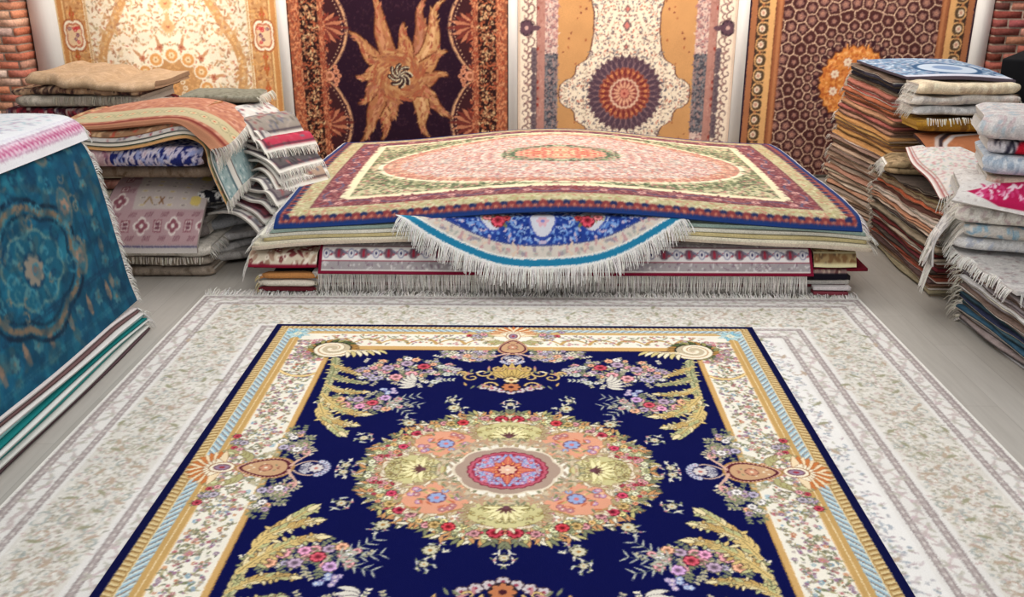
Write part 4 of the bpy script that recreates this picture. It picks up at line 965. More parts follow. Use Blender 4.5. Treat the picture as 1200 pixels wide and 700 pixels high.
# round blue rug: lies on the pile, front bends down
R=1.53; cx0,cy0=.10,7.235
rc=paint_round(420); nr,na=220,620
rr=np.linspace(.12,R,nr)**1.0; aa=np.linspace(-PI*.985,-PI*.015,na)
RR,AA=np.meshgrid(rr,aa,indexing='ij'); px=cx0+RR*np.cos(AA); py=cy0+RR*np.sin(AA)
s=np.maximum(0,6.09-py)   # length past the pile edge
bl=.10; sl=1.02
dyy=np.where(s<bl,s-(s/bl)**2*bl*.25,bl*.75+(s-bl)*math.cos(sl)); dz=np.where(s<bl,(s/bl)**2*bl*.42,bl*.42+(s-bl)*math.sin(sl))
P=np.stack([px,np.where(s>0,6.09-dyy,py),.565-dz*1.12+.006*np.sin(px*9)*np.minimum(1,s*6)],-1)
ii=np.clip(((RR*np.cos(AA)+R)/(2*R)*(rc.shape[1]-1)).astype(int),0,rc.shape[1]-1); jj=np.clip(((RR*np.sin(AA)+R)/R*(rc.shape[0]-1)).astype(int),0,rc.shape[0]-1)
rd=sheet('round_rug',P,rc[jj,ii],.012,M_SILK,(226,222,216),(190,186,180),flip=True)
tag(rd,'round blue floral rug with turquoise ring, hanging in a half circle over the pile front')
e=P[-1]; od=P[-1]-P[-3]; k=(e[:,1]<6.06)
fringe(e[k],od[k]+V(0,-.001,-.001),.125,RN,rd,(234,231,226),sp=.0045,w=.0036,droop=.5,jit_=.16)
# top medallion rug
pt=paint_pile_top(260); ny,nx=pt.shape[:2]; ny=int(ny*.85)
U,Vv=np.meshgrid(np.linspace(0,1,nx),np.linspace(0,1,ny))
def zt(X,Y):
    q=np.clip((Y-6.06)/(8.72-6.06),0,1)
    return .525+.15*np.exp(-((X-.25)/1.2)**2)+.045*np.sin(PI*q)**.6+.02*q+.008*np.sin(X*2.2+1)*np.sin(Y*1.8)
Xc=XL+.0+(XR-XL)*U; Yc=YF-.02+(YB-YF+.02)*Vv
Yc=Yc+.20*np.clip(1-Vv*2,0,1)*np.exp(-((Xc-.25)/1.3)**2)*.0
drop=np.clip((.05-Vv)/.05,0,1)**2*.75
Z=zt(Xc,Yc)-drop*(.085); 
Xc=Xc+(Vv-.5)*.02*(U-.5)+.012*np.sin(Vv*9)*(np.abs(U-.5)>.49)
tp=sheet('medallion_rug',np.stack([Xc,Yc,Z],-1),samp(pt,ny,nx),.013,M_SILK,(34,60,110),(180,170,160))
tag(tp,'large pink medallion rug with burgundy border and blue edge, topmost on the central pile')
for e in (0,1):
    idx=0 if e==0 else -1; E=np.stack([Xc[:,idx],Yc[:,idx],Z[:,idx]],-1)[::4]; fringe(E,V(-1 if e==0 else 1,-.1,-.1),.085,RN,tp,(230,224,222),sp=.012,droop=.55,jit_=.25)
# ------------------------------------------------------------------ layered stacks
def colour_word(c):
    r_,g_,b_=c; mx,mn=max(c),min(c)
    if mx<75: return 'black'
    if mn>196: return 'white'
    if mx-mn<22: return 'light grey' if mx>165 else 'grey'
    if r_>g_>=b_:
        if r_-b_<50: return 'beige' if mx>165 else 'taupe'
        if g_>r_*.80: return 'olive' if mx<170 else 'sand'
        if g_>r_*.60: return 'tan' if mx>150 else 'brown'
        return 'rust red' if mx>140 else 'maroon'
    if b_>r_: return 'teal' if g_>b_*.85 else 'slate blue'
    return 'mauve'
ORD='bottom second third fourth fifth sixth seventh eighth ninth tenth eleventh twelfth thirteenth fourteenth fifteenth sixteenth seventeenth eighteenth nineteenth twentieth'.split()
def ordinal(i,n):
    if i==0: return 'lowest layer'
    if i==n-1: return 'topmost layer'
    m=min(i+1,n-i); w='from the bottom' if i+1<=n-i else 'from the top'
    return (ORD[m-1] if m>1 else 'first')+' layer '+w if m<=20 else 'middle layer'
def stack(n,F,Nn,depth,pals,seed,where,group,fr=True,amp=.010,frl=.06,word='thin folded rug',skipfr=(),ny=34,sgn=1):
    """F / Nn: far and near face lines, lists of points from bottom to top"""
    r=random.Random(seed); F=np.array(F,float);Nn=np.array(Nn,float); cw=wave(seed,1.,3.2,2.)
    f=np.concatenate([[0],np.cumsum([r.uniform(.6,1.4) for _ in range(n)])]); f/=f[-1]
    ev=lambda A,t: np.array([np.interp(t,np.linspace(0,1,len(A)),A[:,d]) for d in range(3)])
    for i in range(n):
        t0,t1=f[i],f[i+1]; a0,a1=ev(F,t0),ev(F,t1); b0,b1=ev(Nn,t0),ev(Nn,t1)
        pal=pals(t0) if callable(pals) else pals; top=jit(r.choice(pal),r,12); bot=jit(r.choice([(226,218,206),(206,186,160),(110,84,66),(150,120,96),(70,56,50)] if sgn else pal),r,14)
        jx=r.uniform(-.022,.022); K=9; q=np.linspace(0,1,ny)[:,None]; rows=[];cols=[]
        ext0=r.uniform(-.03,.03); 
        for k in range(K):
            if k==0: dx,fz=depth,0.03
            elif k==K-1: dx,fz=depth,.97
            else:
                a=-PI/2+PI*(k-1)/(K-3); th=np.linalg.norm(a1-a0)
                dx=.5*th*(1-math.cos(a)); fz=.5+.47*math.sin(a)
            base=(a0+(a1-a0)*fz)*(1-q)+(b0+(b1-b0)*fz)*q
            base=base.copy(); s=np.linspace(0,1,ny)
            base[:,0]+=sgn_x(sgn)*(dx)+jx+.012*np.sin(s*9+i*1.7)*r.choice((1,1,.3)); base[:,1]+=ext0*(1-2*s)
            base[:,2]+=amp*(t0*.9+.1)*cw(s*3,i*.14)*min(1,t0*6+.05)
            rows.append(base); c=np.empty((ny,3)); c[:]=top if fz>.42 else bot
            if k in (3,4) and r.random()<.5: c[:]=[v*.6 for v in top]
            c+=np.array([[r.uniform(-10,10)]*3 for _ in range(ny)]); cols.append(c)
        P=np.stack(rows,0); kk=P.shape[0]
        verts=P.reshape(-1,3); cap0=(np.arange(kk)*ny)[None,:]; cap1=(np.arange(kk)*ny+ny-1)[None,::-1]; bk=np.stack([np.arange(ny-1),(kk-1)*ny+np.arange(ny-1),(kk-1)*ny+np.arange(1,ny),np.arange(1,ny)],-1)
        o=root('folded_rug',verts); cc_=np.stack(cols,0); h=kk//2
        def half(nm,a,b):
            Q=P[a:b]; m_=b-a; mesh(nm,Q,[gridf(m_,ny),(np.arange(m_)*ny)[None,:],(np.arange(m_)*ny+ny-1)[None,::-1]],cc_[a:b],M_WOOL,o)
        half('backing',0,h+1); half('pile',h,kk)
        cwd=colour_word(top); tag(o,'%s thin rug, %s of the %s'%(cwd,ordinal(i,n),where),group=group)
        if fr and r.random()<.8:
            E=P[1:kk-1,0]; E=np.concatenate([E[:4],E[3:]],0); fringe(E,V(-.55*sgn_x(sgn),.8,0),frl,r,o,(214,206,192),sp=.007,w=.004,droop=.8,jit_=.4)
            E=np.array([P[kk//2,0],P[kk//2,0]+V(.25,.0,0)*sgn_x(sgn)]); 
def sgn_x(s): return 1 if s>=0 else -1
WARM_=[(150,92,62),(176,112,80),(120,80,60),(196,150,120),(140,70,52),(176,140,100),(100,70,56),(160,120,90),(190,168,146)]
def palR1(t):
    if t>.90: return [(90,74,60),(160,150,140),(220,214,210),(60,54,66)]
    if t>.68: return [(176,110,80),(160,100,80),(196,136,104),(150,80,70),(176,130,104)]
    if t>.5: return [(196,150,96),(186,136,84),(170,124,100),(206,176,140)]
    return [(186,160,136),(164,134,112),(200,180,158),(130,104,90),(176,130,108),(156,140,124)]
stack(36,[(2.76,8.5,.0),(2.77,8.5,.45),(2.81,8.5,.9),(2.90,8.5,1.33)],[(2.95,7.45,.0),(2.94,7.45,.42),(2.92,7.45,.85),(2.89,7.45,1.30)],.95,palR1,301,'tall far right stack','thin rugs in the tall far right stack',amp=.006)
def palR2(t):
    if t>.8: return [(130,110,84),(90,80,70),(214,206,196),(150,130,100)]
    if t>.55: return [(176,96,66),(150,80,60),(190,140,110),(90,60,52),(196,180,160)]
    return [(120,96,76),(160,140,116),(84,70,62),(190,170,150),(150,84,66),(140,124,100),(110,50,50)]
stack(24,[(2.84,7.38,.0),(2.78,7.28,.4),(2.70,7.2,.68)],[(2.79,6.05,.0),(2.81,6.08,.36),(2.80,6.12,.68)],.95,palR2,302,'middle right stack','thin rugs in the middle right stack',amp=.02)
def palR3(t):
    if t<.15: return [(130,116,118),(170,160,160),(196,190,190)]
    if t<.4: return [(40,70,90),(60,84,96),(206,204,206),(50,60,76),(150,150,156)]
    return [(206,200,204),(176,168,172),(130,116,112),(214,210,212),(110,96,84),(190,186,190),(150,136,140)]
stack(17,[(2.78,5.60,.0),(2.76,5.60,.25),(2.73,5.62,.46)],[(2.86,4.35,.0),(2.80,4.35,.22),(2.755,4.35,.42)],.8,palR3,303,'low right edge stack','thin pale rugs in the low front right stack',amp=.012,frl=.11)
# ------------------------------------------------------------------ right side, rugs on the stacks
bl=generic(11,(110,134,160),[(60,84,120),(150,170,190),(196,206,214),(90,110,130),(170,160,170)],W=1.1,Hh=1.2,res=110)
cb=Cv(0,0,1.1,1.2,110,(0,0,0)); cb.a=bl.copy(); cb.ell(.62,.42,.34,.30,0,(56,84,116)); cb.ell(.62,.42,.29,.25,0,(176,188,202)); cb.ell(.62,.42,.15,.12,0,(120,140,170)); cb.rect(0,0,1.1,.05,(70,60,70)); cb.rect(0,.05,1.1,.14,(196,196,206))
X=lambda a:a
ctrl=[[V(2.93,7.30,1.345),V(3.3,7.16,1.365),V(3.66,7.12,1.345)],[V(2.90,7.7,1.355),V(3.3,7.7,1.385),V(3.70,7.7,1.37)],[V(2.91,8.45,1.36),V(3.3,8.45,1.375),V(3.74,8.45,1.37)]]
o=sheet('blue_medallion_rug',surf(ctrl,100,90),samp(cb.a,100,90),.02,M_PILE,(90,80,90)); tag(o,'faded blue medallion rug spread on top of the tall far right stack')
wh=generic(12,(214,208,198),[(196,190,180),(226,220,210),(186,180,176),(206,190,180)],res=90)
cr=generic(13,(222,206,176),[(206,190,160),(230,218,190),(196,176,150)],res=90)
tag(folded('cream_folded_rug',(2.93,7.06,1.245),0,.75,.36,.085,2,cr,seed=41,fr='L',amp=.014),'cream folded rug directly under the faded blue rug')
tag(folded('white_folded_rug',(2.90,7.05,1.165),0,.77,.36,.075,2,wh,seed=42,fr='LR',amp=.022),'white wrinkled folded rug under the cream one at far right')
tag(folded('white_folded_rug',(2.91,7.05,1.095),0,.77,.36,.065,2,generic(14,(196,194,192),[(214,212,208),(176,174,172)],res=90),seed=43,fr='LR',amp=.018),'grey-white folded rug resting above the mustard rug')
mu=generic(15,(150,110,40),[(170,130,50),(130,92,36),(120,84,40)],res=90)
o=folded('mustard_folded_rug',(2.93,6.96,.985),0,.95,.44,.085,2,mu,seed=44,amp=.006,edge=(170,130,60)); tag(o,'mustard brown folded rug with white fringe above it at far right')
fringe([(x,6.93,1.088+.006*math.sin(x*20)) for x in np.linspace(2.95,3.8,20)],V(0,-1,-.5),.055,RN,o,(226,220,208),sp=.016,w=.006,droop=.8)
br=generic(16,(166,104,70),[(176,112,76),(156,98,66)],W=1.,Hh=.8,res=120,n=200); cb=Cv(0,0,1.,.8,120,(0,0,0)); cb.a=br.copy()
L1=[(.0,.22),(.1,.40),(.18,.56),(.30,.66),(.6,.70),(1.,.70)]
cb.stroke(L1,.018,(206,196,190)); cb.stroke([(x-.02,y+.045) for x,y in L1],.018,(60,46,50)); cb.stroke([(x-.03,y+.085) for x,y in L1],.016,(190,170,160))
cb.stroke([(.42,.0),(.40,.14),(.50,.24),(.75,.26),(1.,.24)],.022,(50,36,40)); cb.stroke([(.52,.0),(.52,.10),(.60,.16),(.8,.17)],.02,(60,36,36)); cb.rect(.55,0,1.,.08,(40,32,38))
ctrl=[[V(3.02,6.20,.735),V(3.35,6.22,.745),V(3.75,6.22,.745)],[V(2.95,6.5,.80),V(3.3,6.5,.82),V(3.75,6.5,.82)],[V(2.93,6.9,.93),V(3.3,6.9,.955),V(3.75,6.9,.95)],[V(2.95,7.1,.95),V(3.3,7.1,.965),V(3.75,7.1,.965)]]
o=sheet('brown_rug',surf(ctrl,90,100),samp(cb.a,90,100),.03,M_PILE,(60,44,44)); tag(o,'plain tan-brown rug with nested dark outline, sloping below the mustard rug')
tag(folded('striped_folded_rug',(2.66,6.78,.70),-.25,.55,.42,.10,4,generic(17,(150,128,96),[(110,90,66),(176,150,116)],res=90),seed=46,fr='L',amp=.02,edge=(214,206,196),back=(226,220,210)),'wavy olive-brown folded rug with white edges on top of the middle right stack')
cm=generic(18,(216,208,200),[(190,196,200),(206,170,170),(176,186,170),(196,150,150)],W=.6,Hh=1.,res=150,n=500,r=(.008,.014),leafp=.6); cb=Cv(0,0,.6,1.,150,(0,0,0)); cb.a=cm; cb.rect(0,0,.03,1.,(222,214,206)); cb.rect(.03,0,.045,1.,(160,80,76)); cb.rect(.06,0,.065,1.,(170,110,100))
ctrl=[[V(2.72,5.98,.67),V(2.9,5.96,.74),V(3.3,5.95,.75)],[V(2.72,6.2,.755),V(2.92,6.2,.79),V(3.3,6.2,.79)],[V(2.72,6.5,.80),V(2.9,6.5,.835),V(3.2,6.5,.85)],[V(2.80,6.85,.845),V(2.94,6.87,.86),V(3.15,6.9,.87)]]
ctrl=[[p+V(0,0,.045) for p in row] for row in ctrl]
o=sheet('ivory_draped_rug',surf(ctrl,90,50),samp(cb.a,90,50),.014,M_PILE,(170,100,96)); tag(o,'ivory floral rug with thin red edge line draped over the middle right stack')
fringe(np.stack([surf(ctrl,20,6)[0,i] for i in range(6)]),V(-.3,-1,-.6),.10,RN,o,(222,216,208),droop=1.)
# folded rugs on the front right stack
mot=lambda s,base,pal,**k:generic(s,base,pal,W=1.2,Hh=.8,res=110,r=(.008,.016),n=900,**k)
yw=-.32
ws=[ # z0,h,dx,dy,canvas,label,layers
 (.50,.085,-.02,.03,mot(21,(206,204,202),[(190,188,186),(220,218,214),(176,180,190)]),'white fringed folded rug lowest on the front right stack',2),
 (.59,.085,.0,.0,mot(22,(196,190,182),[(176,170,164),(130,160,180),(210,204,196),(150,176,190)]),'grey-beige folded rug with pale blue patch on the front right stack',2),
 (.68,.115,-.05,.0,mot(23,(212,206,196),[(190,170,170),(170,160,150),(226,222,214)]),'cream speckled folded rug beneath the magenta patterned one',2),
 (.80,.105,-.06,.02,mot(24,(214,208,202),[(190,180,176),(226,222,218)]),'white folded rug behind the magenta leaf patterned rug at right',2),
 (.91,.07,.08,.01,mot(25,(200,178,160),[(180,140,130),(150,140,120),(216,200,184),(170,100,96)]),'thin beige-pink folded rug above the magenta patterned one',2),
 (.985,.115,.05,.0,mot(26,(190,198,206),[(170,180,192),(206,210,214),(150,164,180)]),'pale blue-grey folded rug third from the top of front right stack',2),
 (1.105,.085,.06,.01,None,'folded rug with black scrolls and red patch, second from the top at right',2),
 (1.195,.15,.0,.0,mot(28,(206,200,196),[(186,180,178),(222,216,210),(196,176,176),(170,180,186)]),'thick off-white mottled folded rug crowning the front right stack',2)]
cm=Cv(0,0,1.2,.8,120,(214,208,202)); rq=random.Random(4)
dots(cm,500,0,0,1.2,.8,rq,[(190,180,176),(226,222,218)],(.008,.014)); cm.poly([(.12,.47),(.35,.34),(.6,.30),(1.2,.28),(1.2,.72),(.5,.66)],(176,36,80))
for k in range(130): cm.leaf(rq.uniform(.28,1.15),rq.uniform(.34,.62),.09,.024,rq.uniform(.6,1.6),rq.choice([(226,196,206),(214,150,176),(190,36,84)]),bend=.8)
ck=Cv(0,0,1.2,.8,120,(206,200,204)); ck.rect(.04,0,.20,.8,(60,56,70)); 
for k in range(140): ck.leaf(rq.uniform(.03,.20),rq.uniform(0,.8),.05,.016,rq.uniform(0,6),(214,208,210))
ck.poly([(.17,.4),(.21,.25),(.4,.2),(1.2,.2),(1.2,.6),(.5,.6)],(196,30,50))
for z,h,dx,dy,cv,lb,nl in ws:
    if cv is None: cv=cm.a if 'magenta' in lb and z<.9 else ck.a
    tag(folded('thick_folded_rug',(2.70+dx,5.52+dy,z),yw,.95,.62,h,nl,cv,seed=int(z*1000),amp=.009,stag=.03,stretch=cv is cm.a or cv is ck.a,fr='L' if z<.75 else None,frl=.10,edge=(200,196,190)),lb)
o=slabrug('pale_rug',2.72,3.64,4.86,5.75,.452,.022,(196,190,186),'pale grey fringed rug lying on top of the low right edge stack',77,nx=60,ny=60,amp=.012,top=generic(78,(190,186,182),[(160,156,156),(206,202,198),(150,130,130)],W=.9,Hh=.9,res=110,r=(.008,.014)))
fringe([(2.72,y,.468+.008*math.sin(y*20)) for y in np.linspace(4.9,5.7,20)],V(-1,-.2,-.1),.085,RN,o,(222,218,212),sp=.007,w=.004,droop=.9,jit_=.4)
fringe([(x,4.86,.468+.008*math.sin(x*20)) for x in np.linspace(2.74,3.6,20)],V(0,-1,-.1),.085,RN,o,(222,218,212),sp=.007,w=.004,droop=.9,jit_=.4)
o=slabrug('yellow_rug',3.0,3.5,5.02,5.3,.485,.02,(206,176,50),'small yellow rug corner peeking out at the right frame edge',79,nx=16,ny=12)
ctrl=[[V(2.56,5.47,.835),V(2.85,5.30,.80),V(3.15,5.12,.765),V(3.55,4.92,.70)],[V(2.60,5.50,.875),V(2.87,5.32,.875),V(3.2,5.16,.875),V(3.6,4.98,.85)],[V(2.66,5.60,.915),V(2.95,5.46,.955),V(3.3,5.32,.985),V(3.7,5.12,.985)],[V(2.74,5.74,.93),V(3.0,5.62,.96),V(3.35,5.5,.985),V(3.78,5.30,.985)]]
cq=Cv(0,0,1.2,.42,200,(214,208,202)); dots(cq,300,0,0,1.2,.42,rq,[(190,180,176),(226,222,218)],(.006,.010)); tri_=[(.05,.13),(.25,.03),(1.2,.02),(1.2,.32),(.55,.33),(.24,.26)]; cq.poly(tri_,(176,30,78))
for k in range(170): 
    x_=rq.uniform(.10,1.18); cq.leaf(x_,rq.uniform(.07,.09+.2*min(1,x_/.3)),.06,.016,rq.uniform(.5,1.7),rq.choice([(230,206,212),(220,160,184),(196,60,110)]),bend=.8)
P=surf(ctrl,80,150); o=sheet('magenta_patterned_rug',P,samp(cq.a,80,150),.022,M_PILE,(206,200,194)); tag(o,'white rug with bold magenta leaf patterned centre, draped at the right frame edge')
# white rug hanging with fringe at the corner between right stacks
ctrl=[[V(2.70,5.72,.66),V(2.74,5.92,.64),V(2.80,6.00,.62)],[V(2.60,5.70,.5),V(2.66,5.90,.48),V(2.74,5.99,.46)],[V(2.60,5.68,.34),V(2.66,5.88,.32),V(2.72,5.97,.30)]]
P=surf(ctrl,40,30); o=sheet('grey_draped_rug',P,samp(generic(31,(186,182,178),[(150,146,146),(206,202,198)],W=.3,Hh=.3,res=200,n=200),40,30),.012,M_PILE,(206,200,196)); tag(o,'small grey rug end hanging with tangled fringe between the right stacks')
fringe(P[-1],V(-.5,-.2,-1),.17,RN,o,(222,216,208),sp=.0035,w=.0045,droop=.5,jit_=.45,floor=.0)
fringe(P[12],V(-.8,-.3,-.6),.13,RN,o,(222,216,208),sp=.005,w=.0045,droop=.7,jit_=.5)
fringe(P[25],V(-.8,-.3,-.6),.13,RN,o,(214,208,200),sp=.005,w=.0045,droop=.7,jit_=.5)
# black case
o=box('black_case',(-.28,-.22,-.76),(.28,.22,.66),M_BK); md=o.modifiers.new('bevel','BEVEL'); md.width=.02; md.segments=3
o.location=(4.33,8.0,.80); o.rotation_euler=(0,math.radians(-6),math.radians(42)); tag(o,'tall black case leaning behind the stacks in the right corner','case')
# ------------------------------------------------------------------ left front stack (teal)
lay=[((90,70,74),'dark brown'),((206,206,200),'pale grey'),((60,140,136),'jade green'),((214,216,212),'white'),((28,116,116),'deep teal'),((150,206,206),'light aqua'),((214,212,208),'off-white'),((110,84,84),'mauve brown'),((206,198,196),'pale pink grey')]
nL=len(lay)
for i,(cc,wd) in enumerate(lay):
    z0,z1=i*.019,(i+1)*.019; off=.012*math.sin(i*2.3)
    ys=np.linspace(2.2,5.36+.01*math.sin(i*3),50); s=np.clip((5.36-ys)/2.0,0,1); K=8; rows=[]
    for k in range(K):
        if k==0: dx,fz=.9,.04
        elif k==K-1: dx,fz=.9,.96
        else: a=-PI/2+PI*(k-1)/(K-3); dx=.012*(1-math.cos(a)); fz=.5+.46*math.sin(a)
        zs=(z0+(z1-z0)*fz)*(1+.28*s)*(1-.12*np.clip((ys-5.0)/.36,0,1)); rows.append(np.stack([-2.375-dx-.006*i+off+.008*np.sin(ys*3+i)+0*ys,ys,zs+(.003*np.sin(ys*4.)*z0/.15)],-1))
    P=np.stack(rows,0); c=np.empty(P.shape);c[:]=cc
    o=root('folded_rug',P); c_=c
    for nm,a_,b_ in (('backing',0,K//2+1),('pile',K//2,K)):
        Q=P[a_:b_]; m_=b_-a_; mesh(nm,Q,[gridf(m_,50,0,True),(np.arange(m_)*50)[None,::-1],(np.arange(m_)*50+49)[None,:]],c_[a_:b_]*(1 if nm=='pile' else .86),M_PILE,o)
    0 and ([gridf(K,50,0,True),(np.arange(K)*50)[None,::-1],(np.arange(K)*50+49)[None,:],np.stack([np.arange(49),(K-1)*50+np.arange(49),(K-1)*50+np.arange(1,50),np.arange(1,50)],-1)[:,::-1]],c.reshape(-1,3))
    tag(o,'%s folded rug edge, %s under the teal rug at left'%(wd,ordinal(i,nL)),group='folded rugs under the teal rug')
    if i in (3,5,6,8): fringe(P[1:-1,-1],V(.6,.8,0),.07,RN,o,(226,224,220),sp=.003,w=.004,droop=.7,jit_=.5,floor=.0)
# hidden bulk of the stack: broad folded rugs behind the teal face
zs=.225
for i in range(7):
    cc=[(200,196,188),(60,120,130),(196,180,160),(150,140,140),(206,204,200),(90,110,130),(190,180,170)][i]
    o=slabrug('folded_rug',-3.5,-2.60-.02*i,2.2,5.30,zs,.132,cc,'%s thick folded rug, %s behind the teal hanging rug'%(colour_word(cc),['lowest','second lowest','third lowest','middle','third highest','second highest','highest'][i]),60+i,nx=12,ny=30,amp=.003,group='thick rugs behind the teal face'); zs+=.139
od=paint_overdyed(230)[:, :]
yy=np.array([5.36,4.9,4.2,3.3,2.2]); 
def tealrow(z,x,dy=0): return [V(x+.01*math.sin(y*2+z*3),y+dy*(1 if y>5 else 0),z*(1-.04*(5.36-y)/3*0)) for y in yy]
ctrl=[tealrow(.185,-2.44,.03),tealrow(.35,-2.475,.02),tealrow(.62,-2.515,.01),tealrow(.92,-2.56,0),tealrow(1.12,-2.60,-.01),tealrow(1.215,-2.66,-.02),tealrow(1.235,-2.82,-.02)]
P=surf(ctrl,230,560); tl=sheet('teal_rug',P,samp(od,230,560),.014,M_SILK,(196,206,206),(60,100,110),flip=True); tag(tl,'teal over-dyed vintage rug hanging down the side of the left front stack')
fringe(P[:,0][::3],V(.45,1,-.0),.075,RN,tl,(226,224,218),sp=.006,w=.0035,droop=.6,jit_=.35)
wp=paint_whitepink(230)
ctrl=[tealrow(1.205,-2.60,.02),tealrow(1.27,-2.615,.01),tealrow(1.322,-2.66,.0),tealrow(1.345,-2.75,.02),tealrow(1.348,-2.95,.05),tealrow(1.335,-3.3,.08),tealrow(1.32,-3.55,.08)]
P=surf(ctrl,200,460)
wt=sheet('white_rug',P,samp(wp,200,460,0,1),.02,M_PILE,(226,226,228),(206,206,206),flip=True); tag(wt,'white speckled rug with pink striped border on top of the teal rug')
fringe(P[:,0][::3],V(.2,1,-.1),.05,RN,wt,(230,228,224),sp=.006,w=.0035,droop=.7,jit_=.3)
# ------------------------------------------------------------------ left middle stack
gy=lambda s,b:generic(s,b,[tuple(v-16 for v in b),tuple(v+10 for v in b),tuple(v-30 for v in b)],res=100,r=(.008,.014))
tag(folded('grey_folded_rug',(-3.15,6.42,.0),0,.82,.75,.075,2,gy(1,(140,126,112)),seed=51,amp=.01,edge=(150,136,120)),'brown-grey folded rug at the floor, lowest of left middle stack')
o=folded('grey_folded_rug',(-3.15,6.40,.078),0,.80,.75,.075,2,gy(2,(158,146,132)),seed=52,amp=.01,edge=(176,166,152)); tag(o,'taupe fringed folded rug second from floor in the left middle stack')
fringe([(x,6.37+.01*math.sin(x*15),.152) for x in np.linspace(-3.1,-2.36,18)],V(.1,-1,-.4),.05,RN,o,(206,196,182),sp=.018,w=.008,droop=1.)
o=folded('grey_folded_rug',(-3.15,6.38,.157),0,.82,.8,.085,2,gy(3,(206,198,186)),seed=53,amp=.008,edge=(206,200,190),fr='R',frl=.07); tag(o,'pale cream folded rug just under the mauve patterned rug')
km=paint_kilim(300); km=np.concatenate([km,km[::-1]],0)
ctrl=[[V(-3.10,6.32,.205),V(-2.75,6.31,.205),V(-2.385,6.32,.205)],[V(-3.10,6.325,.29),V(-2.75,6.315,.29),V(-2.375,6.325,.29)],[V(-3.08,6.43,.44),V(-2.75,6.43,.455),V(-2.36,6.46,.45)],[V(-3.06,6.62,.60),V(-2.75,6.62,.62),V(-2.36,6.66,.58)],[V(-3.04,6.9,.69),V(-2.75,6.9,.70),V(-2.36,6.95,.62)],[V(-3.02,7.25,.70),V(-2.75,7.25,.71),V(-2.38,7.25,.62)]]
P=surf(ctrl,150,170); o=sheet('mauve_patterned_rug',P,samp(km,150,170),.03,M_PILE,(190,176,170),(120,110,106)); tag(o,'mauve and cream geometric patterned rug bulging over the lower left middle stack')
# filler under the bulge: a rolled thick rug
tag(folded('thick_folded_rug',(-3.1,6.55,.245),0,.70,.65,.18,2,gy(4,(120,112,108)),seed=54,amp=.008),'dark grey thick folded rug wedged under the mauve patterned rug')
tag(folded('thick_folded_rug',(-3.1,6.72,.43),0,.68,.6,.17,2,gy(5,(110,104,104)),seed=55,amp=.006),'dim grey folded rug hidden behind the mauve patterned rug')
for i,(z,cc,lb,x1,y0,yw_) in enumerate(((.02,(170,164,158),'grey rug corner lowest of those jutting right of the mauve rug',-2.1,7.15,.30),(.09,(196,192,188),'light grey rug fold jutting right below the mauve rug',-2.05,7.10,.42),(.16,(186,182,180),'pale grey rug fold with fringe jutting right beside the mauve rug',-2.08,7.05,.36),(.25,(150,150,152),'mid grey draped rug fold in the shade beside the mauve rug',-2.1,7.1,.45),(.36,(176,172,170),'ash grey draped rug fold uppermost beside the mauve rug',-2.12,7.15,.5))):
    tag(folded('draped_rug',(-2.52,6.52+.05*i,z),yw_+.35,.62,.55,.06+.02*(i>2),2,gy(60+i,cc),seed=70+i,amp=.022,edge=(206,200,192),fr='R' if i in (1,2) else None),lb)
fc=Cv(0,0,.5,.4,200,(30,30,36)); rq=random.Random(8)
for k in range(90): fc.flower(rq.uniform(0,.5),rq.uniform(0,.4),.018,(214,210,204),(60,60,70),6)
tag(folded('black_floral_rug',(-2.47,6.60,.50),.25,.34,.5,.09,2,fc.a,seed=80,amp=.01,cw=.5),'small black rug with white blossoms peeking out right of the mauve rug')
bf=Cv(0,0,1.2,.8,200,(38,44,104)); 
for k in range(1100): bf.leaf(rq.uniform(0,1.2),rq.uniform(0,.8),rq.uniform(.035,.06),.016,rq.uniform(0,6.28),rq.choice([(206,196,206),(190,180,200),(150,156,196)]),bend=rq.uniform(-1,1))
for k in range(110): bf.flower(rq.uniform(0,1.2),rq.uniform(0,.8),.020,(206,190,200),(170,140,150),6)
bf.rect(0,0,.36,.8,(196,160,164)); 
for k in range(420): bf.leaf(rq.uniform(0,.36),rq.uniform(0,.8),.045,.014,rq.uniform(0,6.28),rq.choice([(150,100,120),(214,190,190),(120,90,110),(190,130,130)]),bend=.5)
tag(folded('brown_folded_rug',(-3.25,6.50,.715),0,.93,.65,.085,2,gy(6,(122,104,88)),seed=56,amp=.006,edge=(140,120,100)),'brown-beige folded rug directly under the blue floral one')
tag(folded('blue_floral_rug',(-3.30,6.46,.805),0,.96,.7,.155,2,bf.a,seed=57,amp=.006,edge=(120,90,80)),'folded rug with navy and lilac foliage on the left middle stack')
# draped layers: wave over the top, turn down at the right
def drapes(off,name,cv,label,edge,th=.014,xe=0,yf=0,cut=10):
    z=off
    prof=[(-3.30,1.00),(-3.10,.975),(-2.90,.965),(-2.70,.99),(-2.50,1.035),(-2.38,1.04),(-2.29,.98),(-2.22,.86),(-2.16,.70),(-2.12,.60)]
    row=lambda y,dz:[V(x+z*(.9 if k>5 else 0)+xe*(k>6),y-.03*math.sin(k*.9)-.10*(k>6)*(1 if y<6.6 else 0),zz+z*(1 if k<7 else .45)+dz) for k,(x,zz) in enumerate(prof)]
    prof=prof[:cut]
    ctrl=[row(6.40+yf,-.03),row(6.43+yf,-.003),row(6.6,.03),row(6.9,.04),row(7.2,.03)]
    P=surf(ctrl,60,150); return tag(sheet(name,P,samp(cv,60,150),th,M_PILE,edge,(190,180,170)),label),P
l1=generic(71,(160,156,124),[(120,130,90),(190,180,150),(170,110,90)],res=150,r=(.006,.011),n=1500,stripes=((0,.022,(214,160,104)),))
o,P=drapes(.005,'olive_draped_rug',l1,'olive rug with gold rim, lowest of the draped layers at left',(206,160,110)); fringe(P[:,-1],V(.3,-.2,-1),.07,RN,o)
